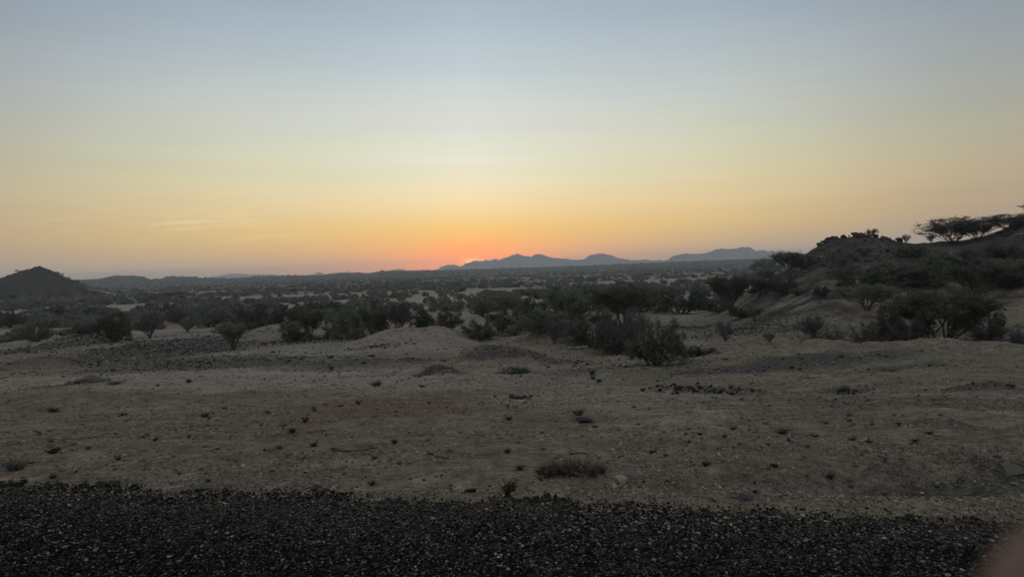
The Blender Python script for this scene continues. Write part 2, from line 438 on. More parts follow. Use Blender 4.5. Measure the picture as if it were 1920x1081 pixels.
def masks(x, y):
    o = {k: np.zeros_like(x) for k in ('sand', 'red', 'dark', 'green', 'rock')}
    r = np.hypot(x, y)
    sc = np.maximum(r * 0.035, 0.25)
    lx = x / 4.0; ly = y / 2.5
    n1 = fbm(lx, ly, 71, 4, .6); n2 = fbm(lx + 40, ly + 13, 81, 4, .6)
    n3 = fbm(x * 1.1, y * 1.1, 91, 4, .6)
    for (k, cx, cy, ww, dd, s) in PATCH:
        m = (np.abs(x - cx) < ww * 2) & (np.abs(y - cy) < dd * 3)
        if not m.any():
            continue
        xm = x[m]; ym = y[m]
        q = ((xm - cx) / ww) ** 2 + ((ym - cy) / dd) ** 2
        q = q + n1[m] * 1.5 + n3[m] * .7
        v = s * sstep(1.5, 0.35, q)
        o[k][m] = np.maximum(o[k][m], v)
    az = np.arctan2(x, y)
    hr = np.interp(az, HAZ, HR)
    hz = np.interp(az, HAZ, HZ)
    hill = sstep(.45, .75, r / hr + n1 * .5) * sstep(1.5, 1.2, r / hr) * sstep(-5, 1, hz)
    o['dark'] = np.maximum(o['dark'], hill * np.clip(0.85 + n1 * 1.2, 0, 1))
    rk = sstep(.42, .72, r / hr + n1 * .45) * sstep(1.5, 1.2, r / hr) * sstep(-6, -1, hz) * (y > 0)
    o['rock'] = rk * np.clip(.8 + n1 * 1.1 + n3 * .5, 0, 1)
    lh = np.clip(np.exp(-((r - 820) / 210) ** 2) * 1.6, 0, 1) * sstep(LAZ[-1], LAZ[-4], az) * (y > 0)
    o['rock'] = np.maximum(o['rock'], lh)
    # pale openings on the far plain, long along the contour
    far = sstep(75, 120, r)
    op = opening(x, y)
    o['sand'] = np.maximum(o['sand'] * (1 - far * 0.3), far * sstep(-0.03, 0.08, op) * 0.85 * sstep(2400, 800, r) * (1 - o['dark'] * .6) * (1 - sstep(.4, .6, r / hr) * (az > HAZ[3])))
    o['sand'] *= (1 - lh)
    return {k: np.clip(v, 0, 1) for k, v in o.items()}


def new_mesh_obj(name, verts, faces, mat=None, parent=None, smooth=True):
    me = bpy.data.meshes.new(name)
    verts = np.asarray(verts, np.float32); faces = np.asarray(faces, np.int32)
    me.vertices.add(len(verts)); me.vertices.foreach_set('co', verts.ravel())
    n, k = faces.shape
    me.loops.add(n * k); me.loops.foreach_set('vertex_index', faces.ravel())
    me.polygons.add(n)
    me.polygons.foreach_set('loop_start', np.arange(0, n * k, k, dtype=np.int32))
    me.polygons.foreach_set('loop_total', np.full(n, k, np.int32))
    me.polygons.foreach_set('use_smooth', np.full(n, smooth))
    me.update(calc_edges=True)
    if mat:
        me.materials.append(mat)
    o = bpy.data.objects.new(name, me)
    COL.objects.link(o)
    if parent:
        o.parent = parent
    return o


def grid_faces(nr, nc):
    i = np.arange(nr - 1)[:, None] * nc + np.arange(nc - 1)[None, :]
    return np.stack([i, i + nc, i + nc + 1, i + 1], -1).reshape(-1, 4)   # flipped as needed


def attr(o, name, vals):
    a = o.data.attributes.new(name, 'FLOAT', 'POINT')
    a.data.foreach_set('value', np.asarray(vals, np.float32).ravel())


def tag(o, label=None, cat=None, group=None, kind=None):
    for k, v in (('label', label), ('category', cat), ('group', group), ('kind', kind)):
        if v:
            o[k] = v
    return o


# ------------------------------------------------------------------ materials
def mat(name):
    m = bpy.data.materials.new(name)
    m.use_nodes = True
    nt = m.node_tree
    nt.nodes.clear()
    return m, NB(nt)


def finish(m, b, col, rough=0.95, bumpv=None, bd=0.02, bs=0.6, spec=0.1, trans=None):
    p = b.n('ShaderNodeBsdfPrincipled', inp={'Roughness': rough, 'Specular IOR Level': spec})
    if hasattr(col, 'is_output'):
        b.nt.links.new(col, p.inputs['Base Color'])
    else:
        p.inputs['Base Color'].default_value = col
    if bumpv is not None:
        bp = b.n('ShaderNodeBump', inp={'Height': bumpv, 'Distance': bd, 'Strength': bs})
        b.nt.links.new(bp.outputs[0], p.inputs['Normal'])
    sh = p.outputs[0]
    if trans:
        t = b.n('ShaderNodeBsdfTranslucent', inp={0: col})
        sh = b.n('ShaderNodeMixShader', inp={0: trans, 1: sh, 2: t.outputs[0]}).outputs[0]
    b.n('ShaderNodeOutputMaterial', inp={0: sh})
    return m


def soil_material():
    m, b = mat('desert_soil')
    geo = b.n('ShaderNodeNewGeometry').outputs['Position']
    A = lambda n: b.n('ShaderNodeAttribute', attribute_name=n).outputs['Fac']
    big = b.noise(geo, 0.35, 4, .6)
    med = b.noise(geo, 2.3, 5, .65)
    fine = b.noise(geo, 14, 5, .7)
    grit = b.noise(geo, 55, 3, .7)
    base_c = b.ramp(med, [(0.3, (0.155, 0.11, 0.070)), (0.46, (0.275, 0.20, 0.130)), (0.6, (0.36, 0.267, 0.174)), (.8, (0.46, 0.355, 0.245))])
    base_c = b.mix(b.ramp(big, [(0.35, (0, 0, 0)), (0.65, (1, 1, 1))]), base_c, b.mix(0.5, base_c, (0.25, 0.21, 0.165, 1)))
    sand = b.ramp(fine, [(0.3, (0.28, 0.222, 0.168)), (0.7, (0.47, 0.385, 0.295))])
    red = b.ramp(fine, [(0.3, (0.18, 0.115, 0.078)), (0.7, (0.30, 0.195, 0.135))])
    dark = b.ramp(fine, [(0.3, (0.055, 0.049, 0.042)), (0.55, (0.115, 0.10, 0.083)), (0.75, (0.24, 0.205, 0.165))])
    green = b.ramp(fine, [(0.3, (0.16, 0.14, 0.088)), (0.7, (0.29, 0.255, 0.165))])
    c = b.mix(A('green'), base_c, green)
    c = b.mix(A('red'), c, red)
    c = b.mix(A('sand'), c, sand)
    c = b.mix(A('dark'), c, dark)
    # far plain: dry scrub and grass cover between the pale openings
    c = b.mix(A('scrub'), c, b.ramp(b.noise(geo, 0.05, 4, .6), [(0.35, (0.055, 0.058, 0.042)), (0.65, (0.12, 0.112, 0.085))]))
    rock = b.ramp(b.noise(geo, 1.1, 6, .7), [(0.32, (0.022, 0.019, 0.016)), (0.5, (0.052, 0.044, 0.035)), (0.62, (0.085, 0.070, 0.054)), (0.75, (0.16, 0.13, 0.10))])
    c = b.mix(A('rock'), c, rock)
    # clods and small stones in the soil
    vor = b.n('ShaderNodeTexVoronoi', inp={'Vector': geo, 'Scale': 22.0, 'Randomness': 1.0})
    st = b.ramp(vor.outputs['Distance'], [(0.16, (1, 1, 1)), (0.3, (0, 0, 0))])
    stc = b.ramp(b.n('ShaderNodeSeparateColor', inp={0: vor.outputs['Color']}).outputs[0], [(0.0, (0.05, 0.045, 0.04)), (0.5, (0.2, 0.16, 0.13)), (1.0, (0.42, 0.37, 0.32))])
    pick = b.m('GREATER_THAN', b.n('ShaderNodeSeparateColor', inp={0: vor.outputs['Color']}).outputs[1], 0.55)
    pf = b.m('MULTIPLY', b.m('MULTIPLY', st, pick), A('stony'))
    c = b.mix(b.m('MULTIPLY', pf, 0.75), c, stc)
    c = b.mix(1.0, c, b.ramp(b.noise(geo, 1.5, 7, .8), [(0.3, (.52, .5, .48)), (0.5, (1, 1, 1)), (0.7, (1.35, 1.33, 1.3))]), 'MULTIPLY')
    c = b.mix(1.0, c, b.ramp(b.noise(geo, 9, 6, .75), [(0.32, (.5, .48, .46)), (0.5, (.95, .95, .95)), (0.68, (1.45, 1.42, 1.38))]), 'MULTIPLY')  # tone contrast in the colour stands in for weak clod shading
    c = b.mix(b.m('MULTIPLY', b.ramp(grit, [(0.40, (1, 1, 1)), (0.52, (0, 0, 0))]), A('stony')), c, b.mix(0.7, c, (0.03, 0.026, 0.022, 1)))  # crevices between the grit painted dark, shade put into the colour
    c = b.mix(b.m('MULTIPLY', b.ramp(b.noise(geo, 30, 4, .8), [(0.56, (0, 0, 0)), (0.66, (1, 1, 1))]), A('stony')), c, b.mix(0.5, c, (0.5, 0.43, 0.33, 1)))
    hgt = b.m('ADD', b.m('MULTIPLY', fine, 1.4), b.m('ADD', b.m('MULTIPLY', grit, .5), b.m('MULTIPLY', pf, .5)))
    hgt = b.m('ADD', hgt, b.m('MULTIPLY', med, 2.0))
    return finish(m, b, c, 1.0, hgt, 0.05, 0.9, 0.05)


def road_material():
    m, b = mat('chip_seal_asphalt')
    geo = b.n('ShaderNodeNewGeometry').outputs['Position']
    vor = b.n('ShaderNodeTexVoronoi', inp={'Vector': geo, 'Scale': 46.0})
    sc = b.n('ShaderNodeSeparateColor', inp={0: vor.outputs['Color']})
    chip = b.ramp(sc.outputs[0], [(0.0, (0.008, 0.008, 0.009)), (0.5, (0.018, 0.018, 0.019)), (0.75, (0.06, 0.056, 0.052)), (0.93, (0.14, 0.13, 0.115)), (1.0, (0.34, 0.31, 0.27))])
    gap = b.ramp(vor.outputs['Distance'], [(0.3, (0, 0, 0)), (0.62, (1, 1, 1))])
    c = b.mix(gap, chip, (0.006, 0.006, 0.006, 1))
    dust = b.noise(geo, 1.6, 5, .65)
    sand = b.n('ShaderNodeAttribute', attribute_name='edge').outputs['Fac']
    # soil-coloured grit pressed between the chippings, thinning out away from the edge
    prob = b.m('ADD', b.m('MULTIPLY', sand, 0.85), b.m('MULTIPLY', b.m('SUBTRACT', dust, 0.45), 0.9))
    brown = b.m('LESS_THAN', sc.outputs[2], prob)
    bc = b.ramp(sc.outputs[0], [(0.0, (0.05, 0.04, 0.03)), (0.5, (0.13, 0.102, 0.074)), (1.0, (0.26, 0.21, 0.155))])
    c = b.mix(b.m('MULTIPLY', brown, 0.85), c, b.mix(gap, bc, (0.045, 0.036, 0.028, 1)))
    h = b.m('SUBTRACT', b.m('MULTIPLY', sc.outputs[1], .5), vor.outputs['Distance'])
    return finish(m, b, c, 1.0, h, 0.03, 1.0, 0.03)


def simple(name, c1, c2, scale=6, rough=.95, bd=.02, bs=.5, obj_var=0.0, trans=None, gen='Object', spec=.1):
    m, b = mat(name)
    tcn = b.n('ShaderNodeTexCoord').outputs[gen]
    oi = b.n('ShaderNodeObjectInfo').outputs['Random']
    n = b.noise(tcn, scale, 5, .65)
    c = b.ramp(n, [(0.3, c1), (0.7, c2)])
    if obj_var:
        c = b.mix(1.0, c, b.ramp(oi, [(0, (1 - obj_var,) * 3), (1, (1 + obj_var,) * 3)]), 'MULTIPLY')
    return finish(m, b, c, rough, n, bd, bs, spec, trans)


M = {}
M['soil'] = soil_material()
M['road'] = road_material()
M['bark'] = simple('acacia_bark', (0.05, 0.043, 0.037), (0.12, 0.10, 0.085), 14, obj_var=.25)
M['leaf'] = simple('acacia_leaves', (0.115, 0.122, 0.082), (0.205, 0.212, 0.148), 1.4, obj_var=.35, trans=.35)
M['leaf_dark'] = simple('thorn_foliage', (0.10, 0.102, 0.078), (0.185, 0.185, 0.142), 1.4, obj_var=.35, trans=.35)
M['leaf_dry'] = simple('dry_twigs', (0.10, 0.068, 0.05), (0.20, 0.14, 0.10), 3, obj_var=.2, trans=.15)
M['leaf_grey'] = simple('grey_thorn_twigs', (0.08, 0.076, 0.07), (0.15, 0.14, 0.13), 3, obj_var=.2, trans=.1)
M['leaf_small'] = simple('desert_herb_leaves', (0.03, 0.035, 0.018), (0.075, 0.08, 0.04), 9, obj_var=.3, trans=.2)
M['rock'] = simple('hill_rock', (0.035, 0.033, 0.031), (0.12, 0.108, 0.095), 5, bd=.15, bs=.8, obj_var=.25)
M['stone_brown'] = simple('brown_stone', (0.11, 0.088, 0.066), (0.26, 0.21, 0.16), 16, bd=.02, obj_var=.3)
M['stone_pale'] = simple('pale_stone', (0.30, 0.27, 0.23), (0.48, 0.44, 0.39), 12, bd=.02, obj_var=.15)
M['stone_dark'] = simple('black_lava_stone', (0.016, 0.016, 0.017), (0.05, 0.048, 0.046), 16, bd=.02, obj_var=.3)
M['mountain'] = simple('mountain_rock', (0.07, 0.065, 0.055), (0.15, 0.135, 0.11), .004, gen='Object', bd=20, bs=.4)
M['wood'] = simple('weathered_wood', (0.04, 0.032, 0.026), (0.11, 0.09, 0.07), 20, bd=.01)

# ------------------------------------------------------------------ ground sheet (polar grid, reaches past the mountains)
azs = np.concatenate([np.radians(np.linspace(-180, -50, 27)[:-1]), np.radians(np.linspace(-50, 50, 960)), np.radians(np.linspace(50, 180, 27)[1:])])
rs = np.concatenate([[0.02, 1.0, 2.0, 3.0, 3.6], np.geomspace(4.2, 60, 560), np.geomspace(60.6, 15800, 400)])
RR, AA = np.meshgrid(rs, azs, indexing='ij')
X = np.sin(AA) * RR; Y = np.cos(AA) * RR
Z = np.concatenate([H(X[i:i + 60], Y[i:i + 60]) for i in range(0, len(rs), 60)])
mk = masks(X, Y)
fc = grid_faces(len(rs), len(azs))
ground = new_mesh_obj('ground', np.stack([X, Y, Z], -1).reshape(-1, 3), fc[:, ::-1], M['soil'])
for k, v in mk.items():
    attr(ground, k, v)
scrub = sstep(250, 900, RR) * (1 - mk['sand'] * sstep(3000, 900, RR)) * 0.95
attr(ground, 'scrub', scrub)
attr(ground, 'stony', sstep(140, 45, RR) * np.clip(0.55 + fbm(X / 2.2, Y / 2.2, 111, 3) * 1.6, 0, 1) * (1 - mk['sand'] * .5))
tag(ground, 'dry brown stony desert ground sloping down to the scrub plain', kind='structure')

# ------------------------------------------------------------------ road: edge runs at a slight angle across the bottom of the photo
edge_pts = []
for px, py in ((-500, 905), (0, 914), (320, 920), (640, 930), (960, 941), (1280, 951), (1600, 963), (1760, 972), (1860, 982), (2300, 1015)):
    d = ray(px, py)
    t = CAMZ / -d[2]
    edge_pts.append((d[0] * t, d[1] * t))
edge_pts = np.array(edge_pts)
ex = edge_pts[:, 0]; ey = edge_pts[:, 1]


def road_edge(x):
    y = np.interp(x, ex, ey)
    y = np.where(x < ex[0], ey[0] + (ex[0] - x) * (ey[0] - ey[2]) / (ex[2] - ex[0]), y)
    return np.where(x > ex[-1], ey[-1] + 0 * x, y)


nx = 1100
rx = np.linspace(-14, 14, nx)
ry = np.concatenate([np.linspace(-4.5, 2.5, 8), np.linspace(2.6, 5.0, 120), ])
tt = np.linspace(0, 1, 300)
top = road_edge(rx) + 0.12 + fbm(rx * 1.3, rx * 0, 121, 4, .7) * 0.30 + fbm(rx * 11, rx * 0 + 4, 131, 5, .9) * 0.34
v = []
RX = np.repeat(rx[None], len(tt), 0)
y0 = -4.5
RY = y0 + (top[None] - y0) * (1 - (1 - tt[:, None]) ** 2.0)
n = fbm(RX / .035, RY / .035, 141, 2, .6) * 0.016 + fbm(RX / .5, RY / .4, 151, 2) * 0.012
RZ = 0.016 + n
gap_ = top[None] - RY                      # crumbling edge: soil shows through in tongues and holes
hole = fbm(RX / .16, RY / .09, 191, 5, .8) + fbm(RX / 1.6, RY / .5, 192, 2) * .6 - (gap_ - .18) * 1.1
hm2 = (gap_ < 1.0) & (hole > .02)
RZ = np.where(hm2, H(RX, RY) - .03, RZ)
RZ[-1] = H(RX[-1], RY[-1]) - 0.03
RZ[-2] = np.maximum(RZ[-2] - 0.006, H(RX[-2], RY[-2]) + .002)
road = new_mesh_obj('road', np.stack([RX, RY, RZ], -1).reshape(-1, 3), grid_faces(len(tt), nx)[:, ::-1], M['road'])
attr(road, 'edge', sstep(2.1, -0.1, top[None] - RY + 1.1 * fbm(RX / .5, RY / .3, 181, 4, .7)) * np.ones_like(RY))
tag(road, 'dark chip-sealed road surface with pale chippings', kind='structure')

# ------------------------------------------------------------------ mountains
def mountain(name, pts, R, depth, label, fade=None, seed=0):
    pts = np.array(pts, float)
    pxs = np.arange(pts[0, 0], pts[-1, 0] + .1, 1.0)
    pys = np.interp(pxs, pts[:, 0], pts[:, 1])
    pys = pys + fbm(pxs / 9., pxs * 0 + seed, 401, 4, .7) * (7.0 if len(pts) > 8 else 1.0)
    k = np.array([1, 2, 1.]) / 4
    pys = np.concatenate([[pys[0]], np.convolve(pys, k, 'valid'), [pys[-1]]])
    rows = 61
    uu = np.linspace(-1, 1, rows)
    V = np.zeros((rows, len(pxs), 3))
    for j, (px, py) in enumerate(zip(pxs, pys)):
        d = ray(px, py)
        azj = math.atan2(d[0], d[1])
        zr = CAMZ + d[2] * R + 26 + 14
        for i, u in enumerate(uu):
            rr = R + u * depth
            V[i, j, 0] = math.sin(azj) * rr; V[i, j, 1] = math.cos(azj) * rr
            prof = max(0.0, 1 - abs(u)) ** 1.15
            V[i, j, 2] = zr * prof
    nz = fbm(V[..., 0] / (depth * .3), V[..., 1] / (depth * .3), 200 + seed, 5, .55)
    ridg = 1 - np.abs(nz) * 2.2
    um = np.abs(uu)[:, None]
    V[..., 2] *= np.where(um < 0.04, 1.0, np.clip(0.62 + 0.38 * ridg - 0.1 * um, 0, 1) * 1.0)
    V[..., 2] -= 40
    o = new_mesh_obj(name, V.reshape(-1, 3), grid_faces(rows, len(pxs))[:, ::-1], M['mountain'])
    return tag(o, label, kind='structure')


mountain('mountain_range', [(806, 508), (822, 503), (832, 498), (841, 494.5), (850, 496), (860, 499), (868, 497), (878, 492), (888, 488.5), (896, 491), (910, 489), (926, 485), (937, 487),
         (950, 482), (960, 478), (968, 476), (978, 479), (995, 480), (1008, 476), (1017, 475), (1026, 478), (1032, 481), (1050, 483), (1072, 485), (1082, 488), (1092, 487), (1105, 480),
         (1118, 476), (1132, 475), (1146, 478), (1160, 483), (1175, 486), (1190, 487), (1205, 486), (1225, 488), (1250, 494)], 9000, 1500, 'hazy grey mountain range behind which the sun has set', seed=1)
mountain('mountain_range', [(1195, 495), (1230, 489), (1250, 486), (1265, 480), (1285, 476), (1320, 475), (1335, 471), (1350, 466), (1360, 464.5), (1370, 467), (1380, 467), (1390, 463), (1398, 462),
         (1408, 465), (1420, 470), (1432, 469), (1445, 471), (1460, 470), (1480, 472), (1520, 475), (1600, 482), (1700, 490)], 8200, 1400, 'hazy twin-peaked mountain range right of centre', seed=2)
mountain('mountain', [(575, 518), (588, 513.5), (598, 509.5), (610, 514), (622, 518)], 9500, 600, 'tiny pointed hazy mountain left of the sunset', seed=3)
mountain('mountain', [(725, 510), (738, 506.5), (748, 503.5), (760, 506), (775, 509)], 9000, 600, 'tiny low hazy mountain just left of the sunset', seed=4)
mountain('mountain', [(365, 526), (400, 518), (440, 512), (470, 514), (510, 514), (560, 520)], 14300, 1200, 'very faint long mountain left of centre, nearly lost in haze', seed=6)

# ------------------------------------------------------------------ haze
hx_, hy0, hy1, hzb, hzt = 16200, -16200, 16200, -75, 200
hv = [(-hx_, hy0, hzb), (hx_, hy0, hzb), (hx_, hy1, hzb), (-hx_, hy1, hzb), (-hx_, hy0, hzt), (hx_, hy0, hzt), (hx_, hy1, hzt), (-hx_, hy1, hzt)]
haze = new_mesh_obj('haze', hv, [(0, 3, 2, 1), (4, 5, 6, 7), (0, 1, 5, 4), (1, 2, 6, 5), (2, 3, 7, 6), (3, 0, 4, 7)], smooth=False)
hm = bpy.data.materials.new('haze_air')
hm.use_nodes = True
hm.node_tree.nodes.clear()
hb = NB(hm.node_tree)
pv = hb.n('ShaderNodeVolumePrincipled', inp={'Color': (0.90, 0.94, 1.0, 1), 'Density': 1.5e-4, 'Anisotropy': 0.4})
ho = hb.n('ShaderNodeOutputMaterial')
hm.node_tree.links.new(pv.outputs[0], ho.inputs['Volume'])
haze.data.materials.append(hm)
tag(haze, 'thin evening haze over the plain', kind='stuff')

#%%OBJECTS%%
# ------------------------------------------------------------------ labels of the many small things: look + nearest landmark + place in that spot's row
AUTO = []
NEARMARKS = [('the white chunky stone', 1162, 900), ('the dead brush', 1075, 880), ('the long dark slab', 1100, 787), ('the short log', 978, 747), ('the curved stick', 665, 843),
             ('the bent stick', 84, 808), ('the roadside green tuft', 956, 915), ('the rounded roadside stone', 597, 910), ('the half-buried rock', 1893, 880), ('the black stone cluster', 1330, 731),
             ('the little dead shrub', 705, 720), ('the twin-topped little heap', 195, 714), ('the dark round heap', 825, 690), ('the roadside gully', 1780, 920), ('the scrape of reddish soil', 1470, 815),
             ('the red soil', 700, 770), ('the bank-side earth heap', 1840, 725), ('the greenish flat', 1110, 705), ('the grey-green edge shrub', 30, 875), ('the flat brown slab', 1400, 880),
             ('the dark pebble-side herb', 385, 780), ('the leaning black stone', 186, 685), ('the long dark gravel band', 620, 690), ('the low bank-side rock', 1584, 732), ('the stony rise', 1650, 790), ('the bare brown ground', 330, 880)]
FARMARKS = [('the dark hill', 75, 525), ('the low double hills', 270, 530), ('the faint long mountain', 450, 530), ('the tiny pointed mountain', 598, 530), ('the sunset', 884, 525), ('the twin humps', 990, 520), ('the domed mountain', 1130, 515),
            ('the twin-peaked mountain', 1370, 505), ('the lone V-shaped acacia', 438, 600), ('the red-brown mound', 150, 600), ('the tan mound', 790, 580), ('the pale hillock', 1010, 590), ('the hillside umbrella acacia', 1371, 550),
            ('the big dark bush', 1236, 610), ('the rocky knoll', 1600, 490), ('the saddle', 1720, 500), ('the crest acacia', 1790, 480), ('the outcrop', 1880, 470), ('the little lone acacia', 1416, 590), ('the bent-trunk acacia', 1626, 555)]
SPELL = ['first', 'second', 'third', 'fourth', 'fifth', 'sixth', 'seventh', 'eighth', 'ninth', 'tenth', 'eleventh', 'twelfth']


def auto(o, look, px, py, marks):
    AUTO.append((o, look, px, py, marks))
    return o


def name_all():
    cells = {}
    for o, look, px, py, marks in AUTO:
        nm, mx, my = min(marks, key=lambda q: (q[1] - px) ** 2 + (2.2 * (q[2] - py)) ** 2)
        dx, dy = px - mx, (py - my) * 2.2
        far_ = math.hypot(dx, dy)
        if abs(dx) > abs(dy) * 2.2:
            w = 'right of' if dx > 0 else 'left of'
        elif abs(dy) > abs(dx) * 2.2:
            w = 'below' if dy > 0 else 'above'
        else:
            w = ('below' if dy > 0 else 'above') + ('-right of' if dx > 0 else '-left of')
        q = 'just' if far_ < 55 else 'far' if far_ > 120 else 'somewhat'
        cells.setdefault((look, q, w, nm), []).append((px, o))
    for (look, q, w, nm), L in cells.items():
        L.sort(key=lambda t: t[0])
        k = len(L)
        for i, (px, o) in enumerate(L):
            sp = '%s %s %s' % (q, w, nm)
            if k == 1:
                o['label'] = look + ', ' + sp
            elif i == 0:
                o['label'] = 'leftmost ' + look + ', ' + sp
            elif i == k - 1:
                o['label'] = 'rightmost ' + look + ', ' + sp
            elif i < (k + 1) // 2 or k - 1 - i > 11:
                o['label'] = '%s %s from the left, %s' % (SPELL[min(i, 11)], look, sp)
            else:
                o['label'] = '%s %s from the right, %s' % (SPELL[k - 1 - i], look, sp)


# ------------------------------------------------------------------ plant builders
def tube_net(segs, sides=5):
    """segs: list of (polyline Nx3, radii N) -> verts, quad faces"""
    V = []; Fq = []; off = 0
    for pts, rad in segs:
        pts = np.asarray(pts, float); n = len(pts)
        tan = np.gradient(pts, axis=0)
        tan /= np.linalg.norm(tan, axis=1)[:, None] + 1e-9
        ref = np.array([0.31, 0.17, 0.93]) if abs(tan[0][2]) < .8 else np.array([1.0, .1, 0])
        a = np.cross(tan, ref); a /= np.linalg.norm(a, axis=1)[:, None] + 1e-9
        bb = np.cross(tan, a)
        th = np.linspace(0, 2 * np.pi, sides, endpoint=False)
        ring = pts[:, None] + (a[:, None] * np.cos(th)[None, :, None] + bb[:, None] * np.sin(th)[None, :, None]) * np.asarray(rad)[:, None, None]
        V.append(ring.reshape(-1, 3))
        i = np.arange(n - 1)[:, None] * sides; j = np.arange(sides)[None, :]; j2 = (j + 1) % sides
        Fq.append(np.stack([i + j, i + j2, i + sides + j2, i + sides + j], -1).reshape(-1, 4) + off)
        off += n * sides
    return np.concatenate(V), np.concatenate(Fq)


def curve(p0, p1, rs_, sag=0.0, n=6, wob=0.04, lift=0.35):
    p0 = np.array(p0, float); p1 = np.array(p1, float)
    L = np.linalg.norm(p1 - p0)
    mid = p0 * .5 + p1 * .5 + np.array([0, 0, -sag * L]) + rs_.normal(0, wob, 3) * L
    t = np.linspace(0, 1, n)[:, None]
    pts = (1 - t) ** 2 * p0 + 2 * t * (1 - t) * mid + t ** 2 * p1
    pts[1:-1] += rs_.normal(0, wob * .4, (n - 2, 3)) * L
    return pts


def leaf_quads(cent, size, rs_, flat=0.6, stretch=1.6):
    n = len(cent)
    nrm = rs_.normal(0, 1, (n, 3)); nrm[:, 2] = np.abs(nrm[:, 2]) + flat
    nrm /= np.linalg.norm(nrm, axis=1)[:, None]
    a = np.cross(nrm, rs_.normal(0, 1, (n, 3))); a /= np.linalg.norm(a, axis=1)[:, None]
    bb = np.cross(nrm, a)
    s = size * rs_.uniform(.55, 1.35, (n, 1))
    a = a * s * stretch; bb = bb * s
    V = np.stack([cent - a - bb * .5, cent + a * .2 - bb, cent + a + bb * .4, cent - a * .1 + bb], 1).reshape(-1, 3)
    return V, np.arange(n * 4).reshape(-1, 4)


def acacia(seed, H_=1.0, W=1.0, stems=5, form='umbrella', leaves=3600, twigs=420, leaf=0.022, trunkr=0.032):
    """unit-ish plant: height H_, crown radius W. returns trunk (verts, faces) and crown (verts, faces)"""
    r_ = np.random.RandomState(seed)
    wood = []; tw = []; lc = []
    a0 = r_.uniform(0, 6.28)
    asym = r_.uniform(.75, 1.2, 16)
    lobes = r_.uniform(0, 6.28, 3)

    def rad(th):
        return W * (1 + .16 * math.sin(2 * th + lobes[0]) + .13 * math.sin(3 * th + lobes[1]) + .07 * math.sin(7 * th + lobes[2]))

    ends = []
    for s in range(stems):
        th = a0 + s * 6.283 / stems + r_.normal(0, .3)
        rr = rad(th) * r_.uniform(.3, .62)
        if s == 0:
            rr *= .3
        if form == 'fan':
            rr = rad(th) * r_.uniform(.25, .85)
            zt = H_ * r_.uniform(.42, .66)
        elif form == 'umbrella':
            zt = H_ * r_.uniform(.55, .75)
        elif form == 'bush':
            zt = H_ * r_.uniform(.25, .65)
        else:
            zt = H_ * r_.uniform(.5, .8)
        b0 = np.array([math.cos(th), math.sin(th), 0]) * W * .035
        b0[2] = -0.04 * H_
        st = curve(b0, (math.cos(th) * rr, math.sin(th) * rr, zt), r_, sag=-.02 if form != 'umbrella' else .10, n=8, wob=.05)
        wood.append((st, np.linspace(trunkr * r_.uniform(.7, 1.1), trunkr * .42, 8) * H_ * 1.0))
        nb = 7
        for k in range(nb):
            i = r_.randint(2 if form == 'umbrella' else 1, 8)
            th2 = th + r_.normal(0, .75)
            r2 = rad(th2) * math.sqrt(r_.uniform(.12, .95))
            if form == 'fan':
                zz = H_ * (.60 + .34 * r_.rand() - .16 * (r2 / W) ** 2)
            elif form == 'umbrella':
                zz = H_ * (.80 + .12 * r_.rand() - .13 * (r2 / W) ** 2)
            elif form == 'bush':
                zz = H_ * (.10 + .84 * r_.rand() ** .8 * math.sqrt(max(0.05, 1 - (r2 / W / 1.2) ** 2)))
            else:
                zz = H_ * (.35 + .6 * r_.rand() * (1 - .4 * r2 / W))
            p1 = (math.cos(th2) * r2, math.sin(th2) * r2, max(zz, st[i][2] * .9) if form != 'bush' else zz)
            br = curve(st[i], p1, r_, sag=.08, n=6, wob=.06)
            wood.append((br, np.linspace(trunkr * .42, trunkr * .13, 6) * H_))
            ends.append(br)
    nt_ = max(1, twigs // len(ends))
    for br in ends:
        for q in range(nt_):
            i = r_.randint(2, 6)
            p = br[i] + (br[min(i + 1, 5)] - br[i]) * r_.rand()
            d = r_.normal(0, 1, 3)
            if form in ('umbrella', 'fan'):
                d[2] = abs(d[2]) * .35 + .05
                L = W * r_.uniform(.10, .30)
            elif form == 'bush':
                d[2] = d[2] * .6 + .25
                L = W * r_.uniform(.07, .22)
            else:
                d[2] = abs(d[2]) * .8 + .1
                L = W * r_.uniform(.12, .36)
            d /= np.linalg.norm(d)
            e = p + d * L
            e[2] = min(max(e[2], .03 * H_), H_ * 1.04)
            m = p * .5 + e * .5 + r_.normal(0, .06, 3) * L
            tw.append((np.array([p, m, e]), np.array([.0045, .0032, .0012]) * H_ * 1.5))
            lc.append((p, m, e))
    V1, F1 = tube_net(wood, 6)
    V2, F2 = tube_net(tw, 3)
    lc = np.array(lc)
    if leaves:
        k = r_.randint(0, len(lc), leaves)
        clump = r_.uniform(.1, 1.0, len(lc)) ** .7
        keep = r_.rand(leaves) < clump[k]
        k = k[keep]
        t = r_.beta(1.6, 1.1, len(k))[:, None]
        c = lc[k, 0] * (1 - t) + lc[k, 2] * t + r_.normal(0, .028 * W, (len(k), 3)) * np.array([1, 1, .6])
        c[:, 2] = np.maximum(c[:, 2], .03)
        V3, F3 = leaf_quads(c, leaf * W, r_)
        V2, F2 = np.concatenate([V2, V3]), np.concatenate([F2, F3 + len(V2)])
    return (V1, F1), (V2, F2)


def mesh_data(name, VF, m, smooth=False):
    o = new_mesh_obj(name, VF[0], VF[1], m, smooth=smooth)
    me = o.data
    bpy.data.objects.remove(o)
    return me


PROTO = {}
def proto(kind, i, leafmat, **kw):
    t, c = acacia(**kw)
    PROTO.setdefault(kind, []).append((mesh_data(kind + '_trunk', t, M['bark'], True), mesh_data(kind + '_crown', c, M[leafmat])))


